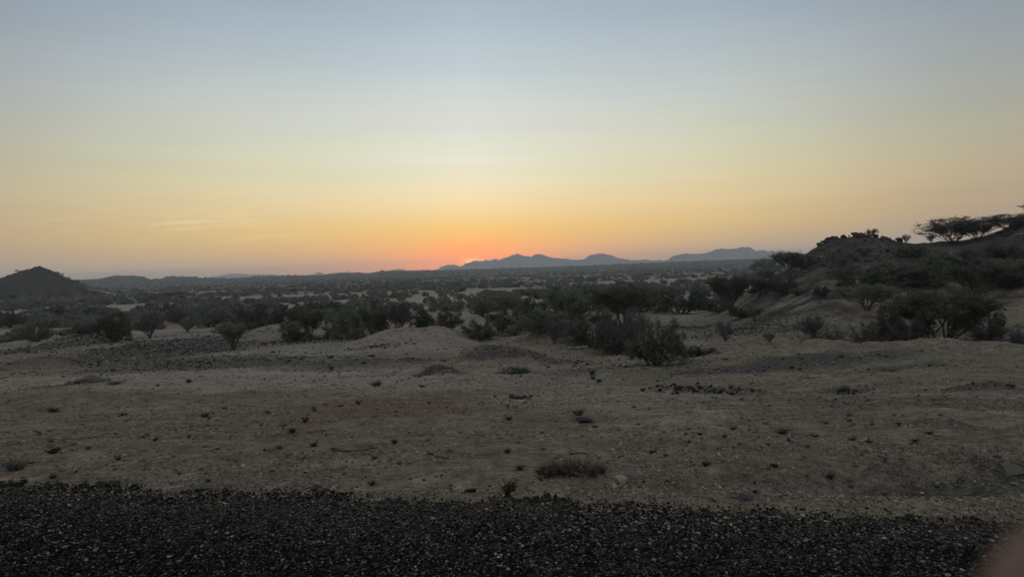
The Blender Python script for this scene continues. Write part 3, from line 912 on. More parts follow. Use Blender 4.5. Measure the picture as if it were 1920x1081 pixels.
for i in range(4):
    proto('umbrella', i, 'leaf', seed=100 + i, stems=5 + i % 3, form='umbrella', leaves=20000, twigs=1500, leaf=.0105)
for i in range(4):
    proto('round', i, 'leaf', seed=200 + i, stems=6, form='bush', leaves=30000, twigs=1700, leaf=.0115)
for i in range(4):
    proto('thicket', i, 'leaf_dark', seed=300 + i, stems=7, form='bush', leaves=28000, twigs=2000, leaf=.011)
for i in range(2):
    proto('fan', i, 'leaf_grey', seed=600 + i, stems=11, form='fan', leaves=6500, twigs=2200, leaf=.0085, trunkr=.016)
for i in range(3):
    proto('bare', i, 'leaf_grey', seed=400 + i, stems=7, form='vase', leaves=2600, twigs=1100, leaf=.011)
for i in range(3):
    proto('thin', i, 'leaf_grey', seed=500 + i, stems=6, form='umbrella', leaves=3800, twigs=1300, leaf=.011, trunkr=.026)

NAMES = {'fan': ('acacia_tree', 'acacia tree'), 'umbrella': ('acacia_tree', 'acacia tree'), 'round': ('acacia_tree', 'acacia tree'), 'thicket': ('thorn_bush', 'bush'), 'bare': ('thorn_shrub', 'shrub'), 'thin': ('acacia_tree', 'acacia tree')}


def plant(kind, x, y, z, width, height, label, group=None, rot=None, idx=None, sink=0.06):
    """one plant: an Empty at its foot with a trunk and a crown"""
    nm, cat = NAMES[kind]
    tm, cm = PROTO[kind][(idx if idx is not None else random.randrange(99)) % len(PROTO[kind])]
    e = bpy.data.objects.new(nm, None)
    COL.objects.link(e)
    e.location = (x, y, z - sink * height * .3)
    e.rotation_euler = (0, 0, random.uniform(0, 6.28) if rot is None else rot)
    e.scale = (width / 2 / 1.08, width / 2 / 1.08, height)
    tag(e, label, cat, group)
    for pn, me in (('trunk', tm), ('crown', cm)):
        o = bpy.data.objects.new(pn, me)
        COL.objects.link(o)
        o.parent = e
    return e


def plant_px(kind, px, py, wpx, hpx, label, group=None, r=None, **kw):
    x, y, z = P(px, py, r)
    rr = math.hypot(x, y) * math.cos(math.atan2(x, y) * 1.0) / math.cos(math.atan2(x, y))
    dep = y * 1.0
    s = dep / F
    hgt = hpx * s
    if r is not None:                      # foot hidden behind a rise: the crown top sits at the given photo row
        hgt = CAMZ + ray(px, py - hpx)[2] * r - z
    return plant(kind, x, y, z, wpx * s * math.cos(math.atan2(x, y)) ** .5, hgt, label, group, **kw)


G1 = 'trees and bushes of the thicket below the road'
TREES = [
    # kind, px, foot py, width, height, label
    ('umbrella', 438, 656, 82, 54, 'small V-shaped acacia standing alone on pale ground, left of centre'),
    ('round', 215, 642, 92, 66, 'rounded green acacia behind the red-brown mound at the left'),
    ('round', 68, 640, 66, 42, 'low green acacia at the left end of the red-brown mound'),
    ('bare', 281, 634, 48, 44, 'thin grey acacia shrub just right of the rounded green acacia'),
    ('thicket', 18, 614, 66, 40, 'dark bush cut by the left edge of the photo'),
    ('umbrella', 583, 634, 66, 54, 'umbrella-shaped acacia at the near edge of the thicket, left of the tan mound'),
    ('thicket', 668, 636, 48, 30, 'low grey-black bush at the left foot of the tan mound'),
    ('round', 640, 624, 92, 56, 'wide green bush behind the low grey-black bush'),
    ('round', 700, 618, 100, 62, 'tall green bush behind the left shoulder of the tan mound'),
    ('bare', 748, 612, 46, 54, 'grey leafless shrub standing right behind the tan mound crest'),
    ('round', 820, 618, 112, 50, 'broad rounded bush behind the right half of the tan mound'),
    ('thicket', 900, 638, 62, 42, 'dark bush in the dip right of the tan mound'),
    ('thicket', 903, 592, 50, 34, 'grey bush above the dip, behind the broad rounded bush'),
    ('round', 936, 580, 60, 34, 'olive green bush in the middle of the plain below the sunset'),
    ('thicket', 962, 628, 78, 66, 'dark bush left of the pale hillock in the centre'),
    ('umbrella', 1070, 622, 130, 76, 'large green umbrella acacia right of the pale hillock'),
    ('thicket', 1110, 652, 110, 54, 'dark bush under the large green umbrella acacia'),
    ('bare', 1040, 645, 42, 44, 'grey leafless shrub on the right slope of the pale hillock'),
    ('umbrella', 1168, 616, 96, 66, 'green umbrella acacia next to the large one, right of it'),
    ('thicket', 1236, 684, 92, 84, 'big dark bush standing nearest in the hollow, right of centre'),
    ('thicket', 1160, 664, 90, 56, 'dark bush left of the nearest big dark bush'),
    ('bare', 1192, 650, 50, 62, 'grey leafless shrub behind the nearest big dark bush'),
    ('thicket', 1302, 668, 72, 20, 'flat dark brushwood right of the nearest big dark bush'),
    ('round', 1275, 588, 110, 48, 'spreading green bush on the slope left of the open tan ground'),
    ('round', 1210, 584, 80, 40, 'green bush left of the spreading one, edge of the tan ground'),
    ('umbrella', 1371, 580, 98, 66, 'umbrella acacia with forked stems at the top of the tan slope'),
    ('umbrella', 1416, 601, 42, 27, 'little flat-topped acacia alone on the tan slope'),
    ('bare', 1360, 640, 40, 42, 'sparse dark shrub on the stony tan slope below the little acacia'),
    ('bare', 1443, 642, 22, 20, 'small dark tuft-like shrub between two sparse shrubs'),
    ('bare', 1525, 634, 60, 46, 'dark ragged shrub at the left foot of the rocky hill'),
    ('thicket', 1562, 634, 50, 26, 'low dark scrub right of the ragged shrub below the hill'),
    ('umbrella', 1626, 582, 86, 46, 'dark umbrella acacia with a bent trunk below the rocky knoll'),
    ('thicket', 1540, 556, 38, 22, 'low grey bush left of the dark umbrella acacia'),
    ('round', 1440, 514, 66, 38, 'bush against the sky line at the left foot of the rocky hill'),
    ('round', 1508, 504, 56, 34, 'green bush on the left shoulder of the rocky knoll'),
    ('round', 1612, 540, 100, 44, 'wide green bush on the face of the knoll'),
    ('round', 1728, 538, 110, 48, 'wide dark green bush below the saddle of the hill'),
    ('round', 1672, 516, 76, 28, 'low green bush high on the face of the knoll'),
    ('umbrella', 1836, 562, 104, 62, 'spreading acacia on the hill slope with pale ground at its foot'),
    ('thicket', 1690, 646, 110, 82, 'large black bush behind the grassy bank at the right'),
    ('umbrella', 1768, 642, 160, 86, 'wide dark acacia with several stems behind the grassy bank'),
    ('thicket', 1850, 612, 72, 34, 'low dark bush right of the wide dark acacia'),
    ('thicket', 1632, 636, 70, 40, 'dark bush at the left end of the black thicket by the bank'),
    ('thicket', 1795, 500, 80, 30, 'dark scrub on the slope below the ridge trees'),
    ('thicket', 1880, 486, 90, 34, 'dark scrub under the rock outcrop at the right edge'),
    ('round', 1760, 500, 60, 26, 'small green bush just below the saddle'),
    ('thicket', 395, 612, 96, 44, 'long dark bush above the lone V-shaped acacia'),
    ('thicket', 470, 604, 90, 44, 'dark bush in the left thicket, behind the lone acacia'),
    ('thicket', 540, 606, 84, 42, 'dark bush in the left thicket, left of the umbrella acacia'),
    ('thicket', 335, 606, 60, 34, 'dark bush at the left end of the long thicket'),
    ('bare', 352, 622, 40, 26, 'small grey shrub in front of the long thicket, left part'),
    ('round', 120, 596, 90, 30, 'low dark green bush above the pale clearing at the left'),
    ('round', 1000, 600, 70, 40, 'green bush behind the pale hillock'),
    ('round', 600, 590, 90, 34, 'green bush on the far side of the left thicket'),
    ('round', 1120, 580, 120, 40, 'green bush behind the pair of umbrella acacias'),
    ('thicket', 975, 700, 34, 12, 'low dark scrub patch on a small earth heap, centre'),
    ('bare', 1905, 640, 30, 26, 'dark shrub at the right edge behind the bank'),
]
BEHIND = {(640, 624): 92, (700, 618): 94, (748, 612): 92, (820, 618): 94, (1690, 646): 50, (1768, 642): 52, (1632, 636): 50, (1850, 612): 62, (1905, 640): 50, (1562, 634): 56,
          (1000, 600): 98, (470, 604): 122, (540, 606): 122}
TLOC = []
for i, (k, px, py, ww, hh, lab) in enumerate(TREES):
    if 860 < px < 1340 or px > 1600:
        ww, hh = ww * 1.25, hh * (1.28 if 1030 < px < 1290 else 1.15)
    e = plant_px(k, px, py, ww, hh, lab, idx=i * 7 + 3, r=BEHIND.get((px, py)))
    TLOC.append((e.location.x, e.location.y, ww))

# trees on the ridge of the rocky hill, against the sky
plant_px('fan', 1788, 449, 136, 46, 'broad flat-topped acacia on the hill crest against the sky', r=148, idx=0)
plant_px('fan', 1832, 444, 74, 34, 'thin bare acacia between the two big crest acacias', r=150, idx=0)
plant_px('fan', 1893, 433, 130, 34, 'wide sparse acacia on the crest at the right edge', r=152, idx=1)
plant_px('thin', 1945, 412, 70, 34, 'low twiggy acacia cut by the right edge of the photo', r=154, idx=2)
plant_px('bare', 1634, 439, 28, 12, 'small bare shrub on top of the rocky knoll', r=146, idx=0)
plant_px('bare', 1699, 450, 16, 13, 'tiny bare shrub on the right slope of the knoll', r=148, idx=1)
plant_px('bare', 1746, 449, 18, 13, 'tiny pale shrub at the left foot of the crest acacia', r=149, idx=2)

# ------------------------------------------------------------------ scattered bushes of the middle distance, each its own thing
OPEN = [(0, 470, 625, 760), (1240, 1700, 560, 760), (560, 900, 622, 760), (900, 1180, 655, 760), (40, 190, 600, 640), (700, 900, 556, 572), (1660, 1920, 540, 575), (960, 1000, 585, 612)]


def where(px, py):
    lx = 'below the dark left hill' if px < 170 else 'below the low double hills' if px < 400 else 'left of the sunset' if px < 820 else \
        'below the sunset' if px < 950 else 'below the middle mountains' if px < 1230 else 'below the right mountains'
    ly = 'on the near plain' if py > 580 else 'on the middle plain' if py > 550 else 'on the far plain'
    return ly + ' ' + lx


used_lab = {}
LOOK = {'umbrella': 'flat-topped acacia', 'round': 'rounded green bush', 'thicket': 'dark thorn bush', 'bare': 'thin grey shrub'}


def pos_words(px, py):
    return '%.1f%% across and %.1f%% down the photo' % (px / 19.2, py / 10.81)


cnt = 0
tries = 0
taken = list(TLOC)
while cnt < 235 and tries < 6000:
    tries += 1
    px = random.uniform(-40, 1500)
    hor = 503 + (920 - px) * .034
    py = hor + 22 + 105 * random.random() ** 1.25
    if any(a < px < c and t < py < bt for a, c, t, bt in OPEN):
        if random.random() > .06:
            continue
    if py > 566 and random.random() < .55:
        continue
    x, y, z = P(px, py)
    r = math.hypot(x, y)
    if r < 70 or r > 1400:
        continue
    op = opening(np.array([x]), np.array([y]))[0]
    if op > .06 and random.random() < .85:
        continue
    if any((x - a) ** 2 + (y - bb) ** 2 < (4.0 if r < 200 else 6) ** 2 for a, bb, _ in taken):
        continue
    k = random.choices(['umbrella', 'round', 'thicket', 'bare'], [3, 4, 5, 1])[0]
    hm_ = random.uniform(1.6, 3.4) * (1.15 if r > 200 else 1)
    wm_ = hm_ * random.uniform(1.5, 2.7)
    qx, qy = project(x, y, z + hm_ * .5)
    if not (-25 < qx < 1945):
        continue
    size = 'small' if wm_ < 4.2 else 'wide' if wm_ > 6.3 else 'mid-sized'
    auto(plant(k, x, y, z, wm_, hm_, None, 'bushes scattered over the plain'), size + ' ' + LOOK[k], qx, qy, FARMARKS)
    taken.append((x, y, wm_))
    cnt += 1

# ------------------------------------------------------------------ distant scrub: thousands of bushes nobody could count, one object
n = 60000
rr = np.exp(rng.uniform(math.log(150), math.log(5200), n))
aa = np.radians(rng.uniform(-44, 44, n))
x = np.sin(aa) * rr; y = np.cos(aa) * rr
op = opening(x, y)
dens = np.interp(rr, [150, 220, 300, 600, 1500, 5200], [.07, .12, .24, .32, .32, .40]) * (sstep(.075, -.06, op) * .93 + .07)
dens = dens * np.where((aa < LAZ[-2]) & (np.abs(rr - 800) < 200), .45, 1) 
hz_ = np.interp(aa, HAZ, HZ); hr_ = np.interp(aa, HAZ, HR)
hidden = (aa > HAZ[2]) & (rr > hr_ * .45)
onhill = (aa > HAZ[1]) & (rr < 260)
keep = (rng.rand(n) < dens) & ~hidden & ~onhill
x, y, rr = x[keep], y[keep], rr[keep]
z = H(x, y)
n = len(x)
hh = rng.uniform(1.2, 3.2, n) * np.interp(rr, [150, 1500, 5000], [1, 1.0, 1.6])
ww = hh * rng.uniform(1.1, 2.1, n) * np.interp(rr, [150, 1500, 5000], [1, 1.3, 2.2])
q = np.where(rr < 500, 150, np.where(rr < 1200, 50, 16)).astype(int)
idx = np.repeat(np.arange(n), q)
u = rng.normal(0, 1, (len(idx), 3)); u /= np.linalg.norm(u, axis=1)[:, None]
rad = rng.uniform(.35, 1.0, len(idx)) ** .5
cx = x[idx] + u[:, 0] * rad * ww[idx] * .5
cy = y[idx] + u[:, 1] * rad * ww[idx] * .5
cz = z[idx] + hh[idx] * (.52 + .48 * u[:, 2] * rad)
cz = cz - np.abs(rng.normal(0, .08, len(idx))) * hh[idx]
szz = (np.sqrt(ww[idx] * hh[idx]) * np.where(q[idx] == 150, .085, np.where(q[idx] == 50, .13, .24)))[:, None]
V3, F3 = leaf_quads(np.stack([cx, cy, cz], 1), 1.0, rng, flat=.2)
cen = np.stack([cx, cy, cz], 1)
V3 = (V3.reshape(-1, 4, 3) - cen[:, None]) * szz[:, None] + cen[:, None]
sc_o = new_mesh_obj('distant_scrub', V3.reshape(-1, 3), F3, M['leaf_dark'], smooth=False)
tag(sc_o, 'countless dark bushes covering the plain to the horizon', kind='stuff')

# bushes on the face and the foot of the rocky hill, each its own thing
cnt = 0
tries = 0
while cnt < 84 and tries < 4000:
    tries += 1
    px = random.uniform(1430, 1915); py = random.uniform(478, 575)
    d = ray(px, py)
    x, y, z = P(px, py)
    r = math.hypot(x, y)
    if r < 70 or r > RH(px) * .86 or (px < 1545 and py < 512):
        continue
    if any((x - a) ** 2 + (y - bb) ** 2 < 6 ** 2 for a, bb, _ in taken):
        continue
    k = random.choices(['round', 'thicket', 'bare'], [3, 4, 2])[0]
    hm_ = random.uniform(1.1, 2.5); wm_ = hm_ * random.uniform(1.8, 3.2)
    qx, qy = project(x, y, z + hm_ * .5)
    if qx > 1925:
        continue
    auto(plant(k, x, y, z, wm_, hm_, None, 'bushes on the rocky hillside'), '%s hillside %s' % ('small' if wm_ < 3.4 else 'broad', LOOK[k].split(' ', 1)[1] if k == 'round' else LOOK[k]), qx, qy, FARMARKS)
    taken.append((x, y, wm_))
    cnt += 1

# ------------------------------------------------------------------ stones
def rock_vf(seed, sub=2, flat=.6, rough=.35, cuts=11):
    import bmesh
    r_ = np.random.RandomState(seed)
    bm = bmesh.new()
    bmesh.ops.create_icosphere(bm, subdivisions=sub, radius=1)
    V = np.array([v.co[:] for v in bm.verts])
    Fc = np.array([[v.index for v in f.verts] for f in bm.faces])
    bm.free()
    for _ in range(cuts):       # broken faces
        nn = r_.normal(0, 1, 3); nn /= np.linalg.norm(nn)
        h = r_.uniform(.3, .75)
        dd = V @ nn
        V = V - np.outer(np.maximum(dd - h, 0), nn)
    V += r_.normal(0, rough * .06, V.shape)
    V *= np.array([1, r_.uniform(.6, .95), flat * r_.uniform(.8, 1.2)])
    return V, Fc


ROCKS = [rock_vf(700 + i, 2, .6) for i in range(8)]
FLATS = [rock_vf(740 + i, 2, .3) for i in range(3)]
RME = {}
for mn in ('stone_brown', 'stone_pale', 'stone_dark', 'rock'):
    RME[mn] = [mesh_data(mn, rk, M[mn], mn == 'x') for rk in ROCKS]
    RME[mn + '_flat'] = [mesh_data(mn, rk, M[mn], False) for rk in FLATS]


def stone(mn, x, y, z, size, label, group=None, name='stone', cat='stone', sink=.25, flat=False, rot=None, sx=1):
    me = random.choice(RME[mn + ('_flat' if flat else '')])
    o = bpy.data.objects.new(name, me)
    COL.objects.link(o)
    s = size / 2
    o.scale = (s * sx, s, s)
    o.rotation_euler = (random.uniform(-.25, .25), random.uniform(-.25, .25), random.uniform(0, 6.28) if rot is None else rot)
    o.location = (x, y, z + s * (.3 if flat else .55) * (1 - 2 * sink))
    return tag(o, label, cat, group)


def stone_px(mn, px, py, wpx, label, r=None, **kw):
    x, y, z = P(px, py, r)
    return stone(mn, x, y, z, wpx * y / F, label, **kw)


stone_px('stone_pale', 1162, 905, 38, 'white chunky stone by the roadside, largest pale one', sink=.15)
stone_px('stone_pale', 1154, 915, 22, 'small flat white stone just in front of the white chunky stone')
stone_px('stone_brown', 1137, 893, 18, 'dark brown upright stone left of the white chunky stone')
stone_px('stone_brown', 1184, 893, 56, 'flat brown slab leaning beside the white chunky stone', flat=True, rot=.2)
stone_px('stone_brown', 1238, 899, 40, 'flat tan slab right of the brown slab', flat=True, rot=-.2)
stone_px('stone_dark', 1100, 789, 44, 'long dark slab sticking out of the soil right of centre', flat=True, rot=.1)
stone_px('stone_dark', 1118, 801, 20, 'small dark splinter stone just below the long dark slab', flat=True)
stone_px('stone_brown', 1896, 884, 58, 'big dull half-buried rock at the right edge', sink=.6)
stone_px('stone_dark', 888, 920, 40, 'flat blue-grey slab at the road edge', flat=True, rot=.1)
stone_px('stone_brown', 597, 912, 30, 'rounded brown stone at the road edge left of centre')
stone_px('stone_pale', 1340, 985, 34, 'pale grey chunk lying on the asphalt', flat=True)
stone_px('stone_pale', 1766, 636, 9, 'tiny pale stone on the crest of the grassy bank')
stone_px('stone_dark', 185, 684, 12, 'leaning black stone at the far edge of the pale strip', sx=.5)
stone_px('stone_brown', 201, 684, 20, 'brown stone heap beside the leaning black stone')
stone_px('stone_dark', 1584, 734, 34, 'low black rock below the bank at the right', flat=True)
stone_px('stone_dark', 1478, 826, 0.01 + 16, 'small black rock in a scrape of reddish soil, right half')

# black stones in the burnt-looking cluster right of centre
for i in range(64):
    px = random.gauss(1330, 48); py = random.gauss(731, 4.5) + (px - 1330) * .03
    s = random.uniform(6, 15)
    x, y, z = P(px, py)
    auto(stone('stone_dark', x, y, z, s * y / F, None, group='black stones lying in one cluster'), '%s black stone' % ('chunky' if s > 10 else 'medium' if s > 7.3 else 'little'), px, py, [('the cluster middle', 1330, 731)])
for i in range(16):
    px = random.uniform(1560, 1640); py = random.gauss(733, 4)
    s = random.uniform(5, 12)
    x, y, z = P(px, py)
    auto(stone('stone_dark', x, y, z, s * y / F, None, group='black stones below the bank'), '%s dark stone' % ('chunky' if s > 8.5 else 'little'), px, py, [('the low bank-side rock', 1584, 732)])
# stones strewn over the soil
done = 0
while done < 165:
    py = 745 + 190 * random.random() ** .8
    px = random.uniform(0, 1915)
    if py > 912 + px * .028:
        continue
    q_ = P(px, py)
    if fbm(np.array([q_[0] / 2.1]), np.array([q_[1] / 1.6]), 351, 3)[0] < -.02 and random.random() < .85:
        continue
    s = random.choice([6, 7, 8, 9, 10, 12, 15]) * (py / 850) ** 1.5
    x, y, z = P(px, py)
    mn = random.choices(['stone_brown', 'stone_pale', 'stone_dark'], [8, 1.0, .8])[0]
    w_ = {'stone_brown': 'brown', 'stone_pale': 'pale', 'stone_dark': 'dark'}[mn]
    auto(stone(mn, x, y, z, s * y / F, None, group='stones strewn over the roadside soil', sink=.3), '%s %s stone' % ('large' if s > 12 else 'small' if s < 8 else 'fist-sized', w_), px, py, NEARMARKS)
    done += 1
# boulders along the crest of the rocky knoll and the outcrop at the right
for i in range(70):
    if i < 46:
        px = random.choice([1527, 1534, 1542, 1549, 1556, 1562, 1573, 1588, 1597, 1606, 1652, 1658, 1664, 1615, 1630, 1683]) + random.uniform(-5, 5)
        rr_ = np.interp(px, [1500, 2100], [RH(1500), RH(2100)]) - random.uniform(0, 8) * (i % 2)
        grp = 'boulders on the rocky knoll'; pl = 'on the rocky knoll'
    else:
        px = random.uniform(1850, 1925)
        rr_ = RH(px) - random.uniform(0, 22)
        grp = 'boulders of the outcrop at the right'; pl = 'in the right outcrop'
    x, y, z = P(px, 0, rr_)
    qx, qy = project(x, y, z)
    if qx > 1918:
        continue
    s = random.uniform(.6, 1.9)
    auto(stone('rock', x, y, z, s, None, group=grp, name='boulder', cat='boulder', sink=.2), '%s %s boulder' % ('large' if s > 1.4 else 'mid-sized' if s > 1 else 'small', 'knoll' if i < 46 else 'outcrop'), qx, qy, [('the knoll-top shrub', 1634, 434), ('the shoulder bush', 1508, 490), ('the sparse crest acacia', 1893, 425)])
for i in range(60):
    px = random.uniform(1525, 1700); py = random.uniform(450, 505)
    x, y, z = P(px, py)
    if math.hypot(x, y) > 150:
        continue
    s = random.uniform(.5, 1.5)
    auto(stone('rock', x, y, z, s, None, group='boulders on the knoll face', name='boulder', cat='boulder'), '%s knoll-face boulder' % ('large' if s > 1.15 else 'mid-sized' if s > .8 else 'small'), px, py, [('the shoulder bush', 1508, 490), ('the wide face bush', 1612, 520), ('the saddle', 1720, 460), ('the bare top shrub', 1634, 445)])

# ------------------------------------------------------------------ gravel and clods, uncountable
def pebbles(name, x, y, s, m, label, zoff=0.0, zfun=None, squash=.6):
    n = len(x)
    t = (1 + 5 ** .5) / 2
    ico = np.array([(-1, t, 0), (1, t, 0), (-1, -t, 0), (1, -t, 0), (0, -1, t), (0, 1, t), (0, -1, -t), (0, 1, -t), (t, 0, -1), (t, 0, 1), (-t, 0, -1), (-t, 0, 1)]) / 1.902
    fi = np.array([(0, 11, 5), (0, 5, 1), (0, 1, 7), (0, 7, 10), (0, 10, 11), (1, 5, 9), (5, 11, 4), (11, 10, 2), (10, 7, 6), (7, 1, 8), (3, 9, 4), (3, 4, 2), (3, 2, 6), (3, 6, 8), (3, 8, 9), (4, 9, 5), (2, 4, 11), (6, 2, 10), (8, 6, 7), (9, 8, 1)])
    V = np.repeat(ico[None], n, 0) + rng.normal(0, .17, (n, 12, 3))
    V[..., 0] *= rng.uniform(.8, 1.3, (n, 1)); V[..., 1] *= rng.uniform(.6, 1.0, (n, 1)); V[..., 2] *= squash
    th = rng.uniform(0, 6.28, n); c, s_ = np.cos(th)[:, None], np.sin(th)[:, None]
    vx = V[..., 0] * c - V[..., 1] * s_; vy = V[..., 0] * s_ + V[..., 1] * c
    z = zfun(x, y) if zfun is not None else H(x, y)
    W_ = np.stack([vx * s[:, None] + x[:, None], vy * s[:, None] + y[:, None], V[..., 2] * s[:, None] + z[:, None] + s[:, None] * .22 + zoff], -1)
    Fa = (fi[None] + (np.arange(n) * 12)[:, None, None]).reshape(-1, 3)
    o = new_mesh_obj(name, W_.reshape(-1, 3), Fa, m, smooth=False)
    attr(o, 'tone', np.repeat(rng.rand(n), 12))
    return tag(o, label, kind='stuff')


def gravel_material(name, stops, rough=.9):
    m, b = mat(name)
    t = b.n('ShaderNodeAttribute', attribute_name='tone').outputs['Fac']
    g = b.n('ShaderNodeNewGeometry').outputs['Position']
    c = b.ramp(t, stops)
    c = b.mix(.35, c, b.ramp(b.noise(g, 60, 3), [(.3, (.4, .4, .4)), (.7, (1, 1, 1))]), 'MULTIPLY')
    return finish(m, b, c, 1.0, None, spec=.04)


M['gravel'] = gravel_material('roadside_gravel', [(0, (.07, .055, .04)), (.25, (.16, .125, .088)), (.65, (.27, .21, .145)), (.93, (.35, .285, .20)), (1, (.48, .41, .32))])
M['dgravel'] = gravel_material('dark_gravel', [(0, (.03, .027, .025)), (.5, (.085, .075, .064)), (.85, (.17, .15, .125)), (1, (.34, .3, .25))])
M['chips'] = gravel_material('road_chips', [(0, (.008, .008, .008)), (.5, (.018, .017, .016)), (.78, (.06, .055, .05)), (.95, (.13, .12, .11)), (1, (.34, .31, .28))])

n = 150000
y = np.where(rng.rand(n) < .3, 4.7 + 1.6 * rng.rand(n), 5.2 + (110 - 5.2) * rng.rand(n) ** 2.9)
x = (rng.rand(n) * 2 - 1) * (y * .80 + .5)
cl = fbm(x / 1.7, y / 1.3, 161, 4, .6)
edge = road_edge(x)
k = (rng.rand(n) < sstep(-.16, .16, cl) * .9 + .1) & (y > edge - rng.exponential(.42, n))
x, y = x[k], y[k]
s = np.exp(rng.normal(math.log(.011), .42, len(x))) * np.interp(y, [5, 12, 60, 110], [.8, 1.4, 4.2, 8])
pebbles('gravel', x, y, np.minimum(s, .004 + .0035 * y), M['gravel'], 'gravel and small clods covering the roadside soil')
# dark gravel on the heaps
xs = []; ys = []
for (kd, cx, cy, ww_, dd_, st_) in PATCH:
    if kd != 'dark' or cy > 120 or cy < 9:
        continue
    m_ = int(min(1500, 60 + ww_ * dd_ * 16))
    xs.append(cx + rng.normal(0, .5, m_) * ww_); ys.append(cy + rng.normal(0, .5, m_) * dd_)
x = np.concatenate(xs); y = np.concatenate(ys)
s = np.exp(rng.normal(math.log(.03), .5, len(x))) * np.interp(y, [8, 30, 100], [.5, 1.3, 3.2])
pebbles('gravel', x, y, np.minimum(s, .25), M['dgravel'], 'dark gravel on the low heaps and gully edges')
# chippings on the road and spilling over its edge
n = 110000
y = 2.7 + 4.4 * rng.rand(n) ** .8
x = (rng.rand(n) * 2 - 1) * (y * .80 + .6)
edge = road_edge(x)
k = (y < edge + rng.exponential(.38, n) - .1) & (rng.rand(n) < .25 + .8 * sstep(-.15, .2, fbm(x / 1.1, y / .7, 171, 4)))
x, y, edge = x[k], y[k], edge[k]
s = np.exp(rng.normal(math.log(.0062), .48, len(x)))
zf_ = lambda a, c_: np.where(c_ < road_edge(a) + .05, np.maximum(.016, H(a, c_)), H(a, c_))
br_ = rng.rand(len(x)) < np.where(y < edge, .04 + .7 * np.exp((y - edge) / .35), .8)
pebbles('shoulder_gravel', x[br_], y[br_], np.minimum(s[br_] * 1.0, .017), M['gravel'], 'brown grit washed over the crumbling road edge', zfun=zf_)
x, y, s = x[~br_], y[~br_], s[~br_]
pebbles('road_gravel', x, y, np.minimum(s, .018), M['chips'], 'loose chippings on the dark road surface', zfun=lambda a, c_: np.where(c_ < road_edge(a) + .05, np.maximum(.016, H(a, c_)), H(a, c_)))


# ------------------------------------------------------------------ small plants on the soil
def tuft_vf(seed, n=70, h=1.0, spread=.8, leaf=0, wid=.02):
    r_ = np.random.RandomState(seed)
    segs = []; tips = []
    for i in range(n):
        th = r_.uniform(0, 6.28); L = h * r_.uniform(.45, 1.1); sp = spread * r_.uniform(.1, 1.0)
        p0 = np.array([math.cos(th), math.sin(th), 0]) * r_.uniform(0, .22) * spread
        e = p0 + np.array([math.cos(th) * sp * L, math.sin(th) * sp * L, L * r_.uniform(.45, 1)])
        m = (p0 + e) / 2 + np.array([0, 0, .12 * L]) + r_.normal(0, .05, 3)
        p0[2] = -.08
        segs.append((np.array([p0, m, e]), np.array([wid, wid * .8, wid * .3])))
        tips.append((m, e))
    V, Fq = tube_net(segs, 3)
    if leaf:
        tips = np.array(tips)
        k = r_.randint(0, n, leaf); t = r_.rand(leaf, 1)
        c = tips[k, 0] * (1 - t) + tips[k, 1] * t + r_.normal(0, .07, (leaf, 3))
        c[:, 2] = np.maximum(c[:, 2], .02)
        V2, F2 = leaf_quads(c, .05, r_)
        V, Fq = np.concatenate([V, V2]), np.concatenate([Fq, F2 + len(V)])
    return V, Fq


TUF = {'herb': [mesh_data('herb', tuft_vf(800 + i, 40, .9, 1.0, 420), M['leaf_small']) for i in range(5)],
       'dry': [mesh_data('dry_tuft', tuft_vf(820 + i, 120, 1.0, .9, 60, .012), M['leaf_dry']) for i in range(4)],
       'grey': [mesh_data('grey_tuft', tuft_vf(840 + i, 110, .9, 1.1, 160, .014), M['leaf_grey']) for i in range(3)]}
TN = {'herb': ('desert_herb', 'small plant'), 'dry': ('dry_grass_tuft', 'dry tuft'), 'grey': ('twig_shrub', 'small shrub')}


def tuft_px(kind, px, py, wpx, hpx, label, group=None):
    x, y, z = P(px, py)
    o = bpy.data.objects.new(TN[kind][0], random.choice(TUF[kind]))
    COL.objects.link(o)
    o.location = (x, y, z - .004)
    s = y / F
    o.scale = (wpx * s / 1.7, wpx * s / 1.7, hpx * s)
    o.rotation_euler = (0, 0, random.uniform(0, 6.28))
    return tag(o, label, TN[kind][1], group)


